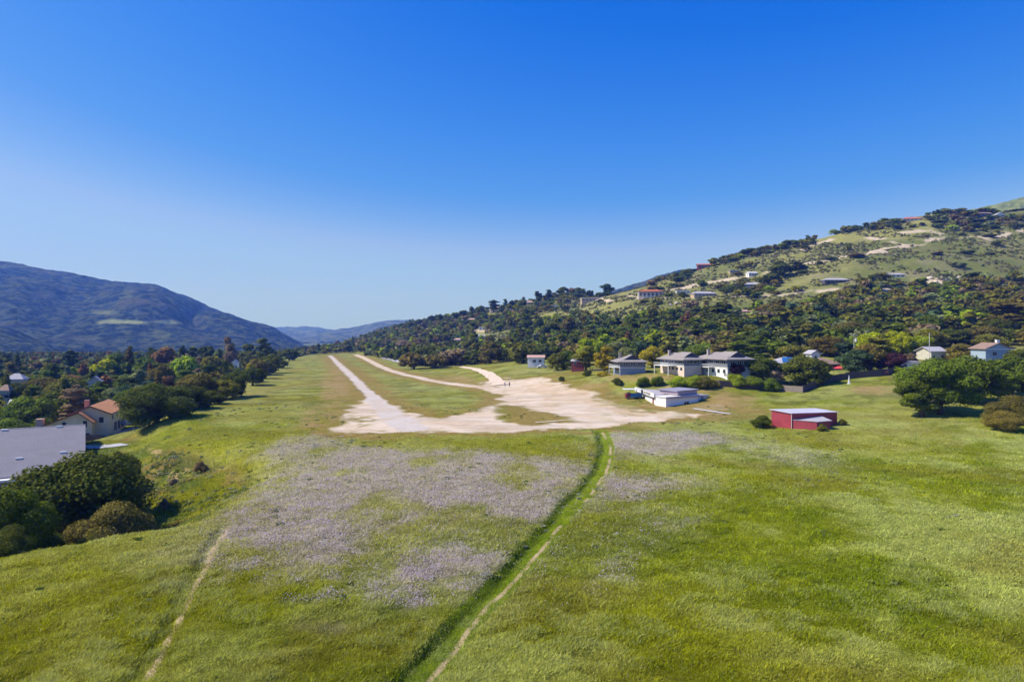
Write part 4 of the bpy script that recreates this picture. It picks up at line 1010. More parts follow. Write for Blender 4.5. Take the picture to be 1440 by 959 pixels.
# -- red shed with lean-to
def red_shed():
    M_RS = paint('red_corrugated_metal', (.36, .05, .07), .6, .22, .8, stripes=('DIAGONAL', 5, .16), spec=.4)
    M_RD = paint('red_corrugated_metal_side', (.36, .05, .07), .6, .22, .8, stripes=('X', 5, .16), spec=.4)
    z = float(height(56.4, 137.8)) - .1; a = math.atan2(.435, .9)
    root = empty('red_shed', (56.4, 137.8, z), a); tag(root, 'red corrugated metal shed with a white roof and a lower lean-to in front', 'shed')
    MB().prism([(0, 0), (13.3, 0), (13.3, 5.2), (0, 5.2)], [3.15, 2.75, 3.0, 3.4], -.6).build('wall', M_RD, root)
    MB().slab([(-.25, -.3, 3.3), (13.6, -.3, 2.9), (13.6, 5.6, 3.15), (-.25, 5.6, 3.55)], .1).build('roof', paint('pale_metal_roof', (.54, .52, .58), .55, .1, .5, stripes=('X', 2.5, .12)), root)
    MB().box(-.03, .08, -.06, -.003, -.3, 3.1).build('corner_trim', M_TRIM, root)
    inv = Matrix.Rotation(-a, 3, 'Z'); L = lambda x, y: tuple((inv @ Vector((x - 56.4, y - 137.8, 0)))[:2])
    A, B, C = L(56.6, 137.85), L(60.45, 135.3), L(63.9, 137.0); D = (8.0, -.02)
    A = (A[0], min(A[1], -.02))
    MB().prism([A, B, C, D], [1.85, 1.8, 1.8, 2.15], -.6).build('lean_to_wall', M_RS, root)
    e = .25
    MB().slab([(A[0] - .05, -.02, 1.98), (B[0], B[1] - e, 1.9), (C[0] + e, C[1] - e, 1.9), (D[0] + .5, -.02, 2.3)], .08).build('lean_to_roof', R_LAV, root)
    landmark(1130, 592, 'the red shed')
red_shed()

# -- fences
def fence(pts, h, label, mats, pick=True, post=2.6):
    """pts: (px, py, ...) feet of the fence in the picture"""
    P = [loc(*p) for p in pts]; root = empty('fence', P[0]); tag(root, label, 'fence'); o = P[0]
    for i, (a, b) in enumerate(zip(P[:-1], P[1:])):
        L = np.hypot(*(b - a)[:2]); n = max(1, int(L / post)); pn = MB(); d = (b - a)[:2] / L; nx, ny = d[1], -d[0]
        for k in range(n):
            q = []
            for s in (0, 1):
                x, y = a[0] + (b[0] - a[0]) * (k + s) / n, a[1] + (b[1] - a[1]) * (k + s) / n; q.append((x, y, float(height(x, y))))
            j = random.uniform(-.06, .06)
            if pick:
                pn.prism([(q[0][0] - o[0], q[0][1] - o[1]), (q[1][0] - o[0] - d[0] * .04, q[1][1] - o[1] - d[1] * .04), (q[1][0] - o[0] + nx * .05 - d[0] * .04, q[1][1] - o[1] + ny * .05 - d[1] * .04), (q[0][0] - o[0] + nx * .05, q[0][1] - o[1] + ny * .05)],
                         [q[0][2] - o[2] + h + j, q[1][2] - o[2] + h + j, q[1][2] - o[2] + h + j, q[0][2] - o[2] + h + j], [q[0][2] - o[2] - .4, q[1][2] - o[2] - .4] * 1 + [q[1][2] - o[2] - .4, q[0][2] - o[2] - .4])
            else:
                for zz in (.5, 1.0): pn.tube([(q[0][0] - o[0], q[0][1] - o[1], q[0][2] - o[2] + zz), (q[1][0] - o[0], q[1][1] - o[1], q[1][2] - o[2] + zz)], [.06, .06], 5)
            MB().tube([(q[0][0] - o[0] - nx * .08, q[0][1] - o[1] - ny * .08, q[0][2] - o[2] - .4), (q[0][0] - o[0] - nx * .08, q[0][1] - o[1] - ny * .08, q[0][2] - o[2] + h + .12)], [.08, .08], 5).build('post', mats[i % len(mats)], root)
        pn.build('boards' if pick else 'rails', mats[i % len(mats)], root)
    return root
fence([(1003, 542), (1012, 544), (1060, 547.5), (1101, 549.5)], 1.85, 'dark brown board fence below the rightmost grey house', [M_WOODF])
fence([(1101, 549.7), (1129, 552)], 1.7, 'short lighter grey stretch of board fence at the corner', [M_WOODL])
fence([(1129.5, 552), (1148, 544.5), (1172, 536.5), (1198, 532.5), (1240, 529), (1274, 521.5)], 1.9, 'dark board fence running back in shade behind the white marker', [M_WOODF])
fence([(770, 516), (800, 518.5), (830, 521), (858, 524)], 1.3, 'low rail fence beside the dark red garden shed', [M_WOODF], False, 3)
def brown_fence():
    root = empty('fence', (-110.5, 174.0, -8.2), math.radians(10)); tag(root, 'dark brown board fence at the foot of the cream house', 'fence')
    MB().box(0, 5.2, 0, .08, -1.5, 1.9).build('boards', M_WOODF, root)
    for x in (0, 2.6, 5.15): MB().box(x - .07, x + .07, -.1, -.003, -1.5, 2.0).build('post', M_WOODF, root)
brown_fence()

# -- poles, parasol, marker, trailer, cars, people
M_POLE = paint('pale_pole', (.50, .48, .47), .6, .1, 1)
def pole(px, ptop, Y, label, r, arm=False, flag=False):
    x = (px - CX) / F * Y; g = float(height(x, Y)); zt = CZ - (ptop - HY) * Y / F
    root = empty('utility_pole' if arm else 'bare_pole', (x, Y, g)); tag(root, label, 'pole')
    MB().tube([(0, 0, -1), (0, 0, zt - g)], [r, r * .7], 8).build('shaft', M_POLE if not arm else paint('pole_wood', (.34, .31, .29), .8, .15, 1), root)
    if arm:
        MB().box(-1.1, 1.1, -.17, -.1, zt - g - .7, zt - g - .56).build('crossarm', M_WOODL, root)
        for k in (-.9, .9, -.35): MB().tube([(k, -.14, zt - g - .56), (k, -.14, zt - g - .3)], [.07, .05], 6).build('insulator', M_TRIM, root)
        MB().tube([(.45, -.3, zt - g - 2.7), (.45, -.3, zt - g - 1.6)], [.3, .3], 10).build('transformer', R_WHITE, root)
pole(1201, 469, 226, 'wooden utility pole with a white transformer beside the bright green trees', .17, True)
pole(1307, 468, 216, 'tall thin bare pole left of the small cream house', .13)
def parasol():
    x = (1180 - CX) / F * 214; root = empty('parasol', (x, 214, float(height(x, 214)))); tag(root, 'open red parasol standing by the brown roofed house', 'parasol')
    z = CZ - (514.5 - HY) * 214 / F - root.location.z; m = MB(); n = 8
    pts = [(1.75 * math.cos(2 * math.pi * k / n), 1.75 * math.sin(2 * math.pi * k / n), z - .75) for k in range(n)]
    for k in range(n): m.slab([(0, 0, z), pts[k], pts[(k + 1) % n]], .03)
    m.build('canopy', paint('red_canvas', (.62, .06, .07), .8, .06, 1), root); MB().tube([(0, 0, -.2), (0, 0, z - .05)], [.04, .04], 6).build('shaft', M_METAL, root)
parasol()
def marker():
    p = loc(1194, 540); root = empty('white_marker', p); tag(root, 'slender white pyramid shaped marker in the grass before the dark fence', 'marker')
    h = 12.5 * p[1] / F
    MB().tube([(0, 0, -.1), (0, 0, h * .25), (0, 0, h)], [.42, .3, .05], 4).build('pyramid', R_WHITE, root)
    for a in (0, 1, 2, 3): MB().tube([(.2 * math.cos(a * 1.57), .2 * math.sin(a * 1.57), .35), (.75 * math.cos(a * 1.57), .75 * math.sin(a * 1.57), -.1)], [.07, .05], 5).build('leg', M_TRIM, root)
marker()
def trailer():
    p = loc(891, 560.5); root = empty('trailer', p, math.radians(8)); tag(root, 'blue open wagon with a dark red nose under a white flat canopy', 'trailer')
    MBL = paint('blue_paint', (.03, .14, .33), .5, .2, 2); MRD = paint('wine_paint', (.16, .03, .04), .5, .2, 2)
    b = MB(); b.prism([(-1.2, -.8), (2.3, -.8), (2.3, .9), (-1.2, .9)], 1.0, .42); b.prism([(-1.15, -.75), (2.25, -.75), (2.25, -.68), (-1.15, -.68)], 1.5, 1.002); b.prism([(-1.15, .8), (2.25, .8), (2.25, .85), (-1.15, .85)], 1.5, 1.002); b.build('bed', MBL, root)
    MB().prism([(-2.35, -.75), (-1.22, -.8), (-1.22, .85), (-2.35, .8)], [1.35, 1.75, 1.75, 1.35], .4).build('nose', MRD, root)
    for x in (-1.75, 1.5):
        for y in (-.85, .9):
            w = MB().tube([(x, y - .1, .32), (x, y + .1, .32)], [.32, .32], 12).build('wheel', W_DARK, root); MB().tube([(x, y - .11, .32), (x, y + .11, .32)], [.15, .15], 8).build('rim', paint('orange_paint', (.6, .22, .05), .5, .1, 1), w)
    MB().slab([(-3.0, -1.3, 2.75), (2.5, -1.3, 2.68), (2.5, 1.3, 2.75), (-3.0, 1.3, 2.85)], .1).build('canopy', R_WHITE, root)
    for x, y in ((-1.1, -.7), (2.1, -.7), (-1.1, .8), (2.1, .8)): MB().tube([(x, y, 1), (x, y, 2.66)], [.04, .04], 6).build('post', M_METAL, root)
    for x in (-.6, .4, 1.4): MB().box(x - .2, x + .2, -.6, .7, 1.003, 1.35).build('seat', paint('light_blue_vinyl', (.12, .28, .45), .6, .1, 1), root)
trailer()
def car(p, rot, col, label):
    root = empty('parked_car', p, math.radians(rot)); tag(root, label, 'car')
    m = paint('car_paint_' + label.split()[0], col, .3, .05, 1, spec=.5)
    side = [(-2.2, .35), (-2.25, .75), (-1.3, .92), (-.75, 1.42), (.9, 1.45), (1.6, .98), (2.2, .85), (2.25, .35)]
    b = MB(); n = len(side); b.v = [(x, -.85, z) for x, z in side] + [(x, .85, z) for x, z in side]; b.f = [tuple(range(n)), tuple(reversed(range(n, 2 * n)))] + [(i, n + i, n + (i + 1) % n, (i + 1) % n) for i in range(n)]
    b.build('body', m, root)
    g = MB(); g.box(-.75, .95, -.862, -.852, .98, 1.34); g.box(-.75, .95, .852, .862, .98, 1.34); g.build('window', M_GLASS, root)
    for x in (-1.4, 1.4):
        for y in (-.8, .8):
            w = MB().tube([(x, y - .1, .32), (x, y + .1, .32)], [.33, .33], 12).build('wheel', W_DARK, root); MB().tube([(x, y - .12, .32), (x, y + .12, .32)], [.17, .17], 8).build('rim', M_METAL, w)
p = loc(762, 512.5); car((p[0] - 1, 293, float(height(p[0], 293))), 10, (.75, .75, .76), 'white car parked in front of the small white building')
p = loc(612, 517.5); car(p, 5, (.06, .09, .2), 'navy blue car parked under the oaks at the meadow end')
car((-110.0, 196, -6.6), 80, (.10, .22, .55), 'blue car parked beside the cream house with rusty roof')

def person(p, rot, label, top, legs, skin, hair, stride, h=1.75):
    J = [(0, 0, .95), (0, 0, 1.18), (0, .01, 1.42), (0, .01, 1.52), (0, .02, 1.66), (0, .015, 1.75)]
    R = [.15, .13, .15, .055, .10, .07]
    V = list(J); E = [(0, 1), (1, 2), (2, 3), (3, 4), (4, 5)]; Rr = list(R)
    for s in (-1, 1):
        st = stride * s; n = len(V)
        V += [(.10 * s, 0, .90), (.11 * s, st * .22 + .03, .50), (.11 * s, st * .42, .09), (.12 * s, st * .42 + .15, .04)]; Rr += [.105, .07, .045, .04]
        E += [(0, n), (n, n + 1), (n + 1, n + 2), (n + 2, n + 3)]; n = len(V)
        V += [(.20 * s, .01, 1.40), (.25 * s, -st * .08, 1.13), (.26 * s, -st * .25 + .05, .90), (.26 * s, -st * .28 + .08, .80)]; Rr += [.06, .045, .035, .038]
        E += [(2, n), (n, n + 1), (n + 1, n + 2), (n + 2, n + 3)]
    me = bpy.data.meshes.new('person'); me.from_pydata(V, E, []); o = bpy.data.objects.new('person', me); COL.objects.link(o)
    md = o.modifiers.new('skin', 'SKIN'); o.modifiers.new('sub', 'SUBSURF').levels = 1
    for i, r in enumerate(Rr): me.skin_vertices[0].data[i].radius = (r, r); me.skin_vertices[0].data[i].use_root = (i == 0)
    dg = bpy.context.evaluated_depsgraph_get(); m2 = bpy.data.meshes.new_from_object(o.evaluated_get(dg)); o.modifiers.clear(); o.data = m2
    m2.materials.clear()
    for m in (paint('cloth_' + label[:12], top, .9, .08, 4), paint('legs_' + label[:12], legs, .9, .08, 4), paint('skin_' + label[:12], skin, .6, .05, 4), W_DARK): m2.materials.append(m)
    for f in m2.polygons:
        c = f.center; f.material_index = 2 if (c.z > 1.5 or (abs(c.x) > .2 and c.z < .88)) else (3 if c.z < .1 else (1 if c.z < .94 and abs(c.x) < .2 else 0)); f.use_smooth = True
    o.location = p; o.rotation_euler = (0, 0, math.radians(rot)); o.scale = (h / 1.8,) * 3
    hr = MB(); 
    for i in range(1): hr.tube([(0, -.02, 1.64), (0, -.015, 1.75), (0, -.01, 1.805), (0, 0, 1.825)], [.112, .105, .07, .02], 10)
    hr.build('hair', paint('hair_' + label[:12], hair, .8, .1, 4), o, True); tag(o, label, 'person')
person(loc(710, 544), 160, 'person in a blue top and grey trousers walking left of the other walker', (.16, .18, .32), (.22, .22, .27), (.5, .33, .25), (.06, .04, .03), .9)
person(loc(716.5, 544), 165, 'person in dark clothes walking right of the other walker', (.045, .04, .04), (.04, .035, .04), (.5, .33, .25), (.04, .03, .02), -.8)
x = (190 - CX) / F * 172; person((x, 172, float(height(x, 172))), 100, 'person in dark clothes standing on the driveway edge by the big dark tree', (.05, .03, .04), (.05, .04, .05), (.5, .33, .25), (.04, .03, .02), .2)
# ------------------------------------------------------------------ trees told apart in the photograph
T = tree
# left front: the oaks in the ravine
T(100, 632, 165, 84, 'oak', 'dark green', 'largest dark oak in the ravine before the huge grey roof', var=0)
T(158, 634, 66, 96, 'oak', 'dark green', 'smaller dark oak at the right shoulder of the largest ravine oak', var=1)
T(22, 682, 100, 70, 'oak', 'mid green', 'greener oak in the left corner below the huge grey roof', var=2)
T(70, 700, 60, 74, 'bush', 'mid green', 'rounded shrub between the two big ravine oaks', var=1)
T(168, 703, 88, 78, 'bush', 'brownish olive', 'low brownish bush at the right foot of the ravine oaks', var=0)
T(128, 722, 48, 74, 'bush', 'olive green', 'small olive bush in front of the low brownish bush', var=2)
T(8, 738, 60, 62, 'bush', 'dark green', 'dark low bush at the very left edge of the near meadow', var=2)
T(196, 634, 26, 108, 'bush', 'grey green', 'small grey green shrub by the bare earth patch above the ravine', var=1)
T(245, 672, 10, 106, 'bush', 'bare grey brown', 'tiny twiggy brown shrub on the rusty ravine bank', var=0)
T(232, 683, 12, 98, 'bush', 'bare grey brown', 'twiggy brown shrub lower on the ravine bank', var=1)
T(283, 640, 16, 112, 'bush', 'bare grey brown', 'greyish weed clump high on the ravine bank', var=2)
# left: along the edge of the meadow
T(222, 538, 86, 158, 'loose', 'dark green', 'big dark tree with gaps standing right of the cream house', var=0)
T(262, 540, 62, 176, 'oak', 'dark green', 'dark round oak just right of the big tree by the cream house', var=1)
T(282, 522, 50, 205, 'oak', 'brownish olive', 'brownish round oak on the valley edge', var=2)
T(330, 521, 38, 214, 'loose', 'dark green', 'narrow crowned dark tree leaning over the meadow edge', var=1)
T(318, 533, 30, 206, 'oak', 'olive green', 'olive tree left of the narrow crowned one at the meadow edge', var=3)
T(296, 548, 36, 190, 'bush', 'dark green', 'dark undergrowth bush at the meadow rim', var=1)
T(355, 516, 30, 262, 'oak', 'dark green', 'dark oak past the bend of the meadow edge', var=0)
T(360, 504, 26, 300, 'loose', 'brownish olive', 'brownish loose tree rising behind the meadow bend', var=2)
T(352, 510, 14, 280, 'loose', 'golden', 'small golden tree at the meadow bend', var=1)
T(380, 498, 30, 345, 'oak', 'dark green', 'low dark oak by the tan cottage at the meadow edge', var=1)
T(392, 500, 24, 400, 'bush', 'dark green', 'dark bushy oak farther along the meadow edge', var=0)
T(373, 505, 24, 330, 'loose', 'olive green', 'olive tree beside the tan cottage', var=3)
T(407, 490, 22, 520, 'oak', 'dark green', 'dark oak near the far left corner of the meadow', var=2)
# left: tall ones against the mountain
T(99, 491, 22, 430, 'pine', 'dark green', 'tall ragged pine with a flat top in the left valley', var=0)
T(24, 498, 17, 420, 'conifer', 'dark green', 'dark triangular conifer near the left edge', var=0)
T(8, 497, 22, 440, 'loose', 'dark green', 'dark round topped tree at the left edge beside the triangular conifer', var=1)
T(182, 486, 20, 340, 'conifer', 'brownish olive', 'brownish spire shaped conifer poking above the valley trees', var=1)
T(228, 487, 26, 400, 'loose', 'rust brown', 'rusty brown tree on the valley skyline', var=0)
T(212, 488, 18, 450, 'pine', 'dark green', 'dark pine left of the rusty brown skyline tree', var=2)
T(323, 473, 16, 430, 'loose', 'bare grey brown', 'tall bare brownish poplar standing alone on the skyline', var=1)
T(371, 475, 24, 480, 'pine', 'dark green', 'tall dark pine right of the bare poplar', var=1)
T(350, 483, 22, 500, 'loose', 'dark green', 'broad dark tree between the poplar and the tall pine', var=2)
T(72, 501, 20, 420, 'pine', 'dark green', 'medium dark pine right of the triangular conifer', var=3)
T(84, 503, 14, 425, 'pine', 'blue green', 'slim bluish pine beside the ragged tall pine', var=1)
T(257, 485, 12, 470, 'pine', 'dark green', 'first dark pine of the skyline row right of the rusty tree', var=2)
T(272, 487, 22, 480, 'pine', 'dark green', 'broad dark pine in the skyline row', var=0)
T(292, 486, 20, 470, 'loose', 'dark green', 'round topped tree ending the skyline row before the poplar', var=3)
T(308, 490, 12, 460, 'pine', 'dark green', 'short dark pine just left of the bare poplar', var=1)
T(272, 513, 9, 330, 'column', 'dark green', 'slim dark cypress in the garden before the valley', var=0)
T(291, 514, 7, 320, 'column', 'dark green', 'second slim dark cypress near the valley gardens', var=1)
T(366, 493, 7, 380, 'column', 'dark green', 'slender dark cypress near the tan cottage', var=2)
T(258, 498, 36, 330, 'oak', 'bright green', 'bright green domed tree below the skyline row', var=0)
T(302, 499, 34, 340, 'oak', 'olive green', 'olive and rust domed tree right of the bright green dome', var=2)
T(280, 500, 14, 345, 'loose', 'bare grey brown', 'pale leafless tree between the two domed trees', var=3)
T(145, 504, 28, 330, 'loose', 'yellow green', 'bright lime coloured tree in the left valley', var=0)
T(165, 497, 32, 335, 'loose', 'mid green', 'tall mid green tree left of the brown spire', var=2)
T(118, 510, 16, 360, 'loose', 'rust brown', 'small reddish tree in the middle of the valley', var=1)
T(205, 501, 40, 330, 'oak', 'mid green', 'wide mid green tree below the rusty skyline tree', var=3)
T(60, 530, 60, 250, 'oak', 'brownish olive', 'wide brownish olive tree behind the left valley gardens', var=0)
T(95, 527, 50, 232, 'oak', 'olive green', 'olive domed tree left of the half hidden cream gable', var=1)
T(98, 545, 90, 210, 'oak', 'dark green', 'very wide dark tree right behind the cream house', var=3)
T(40, 556, 60, 188, 'oak', 'mid green', 'broad green tree above the left end of the huge roof', var=2)
T(66, 572, 40, 180, 'bush', 'mid green', 'green bushy tree by the brick chimney of the cream house', var=1)
T(15, 580, 50, 172, 'bush', 'mid green', 'low green bush peeping over the huge roof at the left edge', var=0)
T(22, 537, 34, 240, 'oak', 'dark green', 'dark tree under the lavender roofed valley house', var=1)
T(160, 545, 34, 225, 'loose', 'grey green', 'silvery tree behind the rusty roof', var=1)
T(178, 540, 30, 235, 'oak', 'blue green', 'bluish tree behind the right end of the rusty roof', var=2)
T(140, 545, 20, 245, 'loose', 'bare grey brown', 'grey twiggy tree above the rusty roof', var=0)
T(228, 510, 34, 255, 'oak', 'brownish olive', 'brownish round tree behind the big dark tree', var=0)
T(300, 530, 34, 225, 'oak', 'mid green', 'mid green tree behind the meadow rim oaks', var=1)
T(240, 528, 26, 240, 'loose', 'rust brown', 'reddish brown tree top above the dark oaks of the rim', var=2)
# far end of the meadow
for i, (px, pt, w, Y, k) in enumerate([(415, 486, 14, 760, 'oak'), (430, 482, 15, 900, 'oak'), (441, 480, 10, 860, 'pine'), (428, 479, 9, 880, 'pine'), (454, 483, 14, 900, 'oak'), (466, 484, 15, 880, 'oak'), (478, 482, 14, 860, 'oak'), (489, 479, 14, 880, 'oak'), (476, 479, 10, 900, 'loose'), (496, 472, 4, 860, 'column')]):
    T(px, pt, w, Y, k, 'rust brown' if i == 8 else 'dark green', ['low dark tree closing the left end of the far meadow edge', 'dark tree at the far meadow edge under the mountain foot', 'small dark pine with a narrow top at the far meadow edge', 'tall slim pine at the far meadow edge', 'dark round tree left of the runway end', 'dark round tree just above the runway end', 'dark round tree right of the runway end', 'broad dark tree left of the far track end', 'reddish topped tree at the far meadow edge', 'tiny pointed cypress above the far track end'][i])
for i, (px, pt, w, Y, k, c) in enumerate([(531, 463, 11, 900, 'oak', 'dark green'), (575, 452, 14, 1000, 'oak', 'dark green'), (590, 446, 12, 1000, 'oak', 'dark green'), (607, 437, 14, 950, 'pine', 'dark green'), (619, 440, 10, 930, 'pine', 'dark green'), (642, 433, 14, 900, 'loose', 'dark green'), (652, 430, 12, 880, 'loose', 'dark green'), (665, 425, 7, 860, 'loose', 'dark green'), (675, 428, 13, 860, 'oak', 'dark green'), (694, 420, 15, 840, 'pine', 'dark green'), (711, 418, 9, 820, 'pine', 'blue green'), (720, 422, 10, 820, 'pine', 'dark green'), (735, 421, 12, 800, 'oak', 'dark green'), (757, 404, 11, 790, 'loose', 'dark green'), (772, 407, 13, 790, 'pine', 'dark green'), (789, 403, 11, 800, 'loose', 'dark green'), (802, 404, 12, 800, 'oak', 'bare grey brown'), (815, 404, 16, 800, 'oak', 'dark green'), (830, 404, 10, 800, 'oak', 'dark green'), (854, 399, 12, 690, 'loose', 'blue green'), (679, 443, 14, 800, 'loose', 'rust brown'), (672, 440, 8, 820, 'loose', 'rust brown'), (616, 452, 9, 880, 'loose', 'rust brown'), (740, 434, 20, 560, 'pine', 'dark green'), (758, 445, 14, 540, 'oak', 'dark green'), (800, 446, 20, 480, 'loose', 'brownish olive'), (775, 452, 26, 500, 'oak', 'dark green'), (566, 478, 20, 640, 'loose', 'bare grey brown')]):
    T(px, pt, w, Y, k, c, ['lone dark tree low on the far left slope skyline', 'first dark tree on the rising skyline right of the distant ridge', 'dark rounded skyline tree next up the slope', 'ragged skyline pine standing above its neighbours', 'smaller skyline pine right of the ragged one', 'dense dark skyline tree of a close pair, left one', 'dense dark skyline tree of a close pair, right one', 'thin crooked tree sticking up on the skyline', 'dark low skyline tree right of the crooked one', 'broad flat topped pine on the skyline', 'bluish skyline pine with a gap before the flat topped one', 'second skyline pine right of the bluish one', 'dark rounded tree over the cream spur house', 'tall round topped tree standing over the spur skyline', 'dense dark pine next right of the tall round topped tree', 'upright dark tree in the middle of the spur skyline', 'greyish brown tree crowning the spur', 'broad low dark tree crowning the spur', 'last dark tree before the terraced house', 'tall bluish tree alone on the saddle right of the spur', 'large brick red tree high on the left hillside', 'narrow brick red tree beside the larger red one', 'reddish tree on the far left slope under the ragged pine', 'big ragged pine with pale trunks on the left hillside', 'dark tree below the big ragged hillside pine', 'tall brownish tree in the hollow below the spur', 'wide dark tree left of the tall brownish hollow tree', 'pale leafless tree among oaks over the far track'][i])
# dark oaks lining the meadow from the far track to the white building
for i, (px, pt, w, b, k, c) in enumerate([(543, 489, 14, 505, 'oak', 'dark green'), (531, 490, 14, 502, 'oak', 'dark green'), (518, 489, 12, 500, 'bush', 'dark green'), (582, 495, 34, 519, 'oak', 'brownish olive'), (612, 498, 28, 518, 'oak', 'brownish olive'), (640, 489, 40, 514, 'oak', 'bare grey brown'), (636, 499, 26, 513, 'bush', 'dark green'), (668, 492, 30, 512, 'oak', 'dark green'), (690, 478, 34, 511, 'loose', 'brownish olive'), (665, 468, 22, 500, 'loose', 'dark green'), (735, 480, 34, 511, 'oak', 'olive green'), (731, 493, 16, 510, 'bush', 'blue green'), (712, 490, 20, 509, 'oak', 'dark green'), (760, 488, 28, 506, 'oak', 'dark green'), (562, 491, 18, 510, 'oak', 'dark green'), (600, 486, 30, 508, 'oak', 'dark green')]):
    T(px, pt, w, None, k, c, ['dark oak left of the short stretch of road', 'dark oak before the road oak on the far track side', 'low dark bush nearest the far track end', 'big brownish oak standing out at the meadow end', 'rounded brownish oak over the navy car', 'wide grey brown oak between the navy car and the slope', 'dark bush at the foot of the wide grey brown oak', 'dark oak at the start of the green slope', 'tall brownish oak over the sandy path', 'tall dark tree rising behind the slope oaks', 'large olive oak left of the small white building', 'bluish bush touching the small white building', 'dark oak left of the large olive one', 'dark oak behind the small white building', 'dark oak right of the short stretch of road', 'dark oak behind the big brownish oak'][i], base=b)
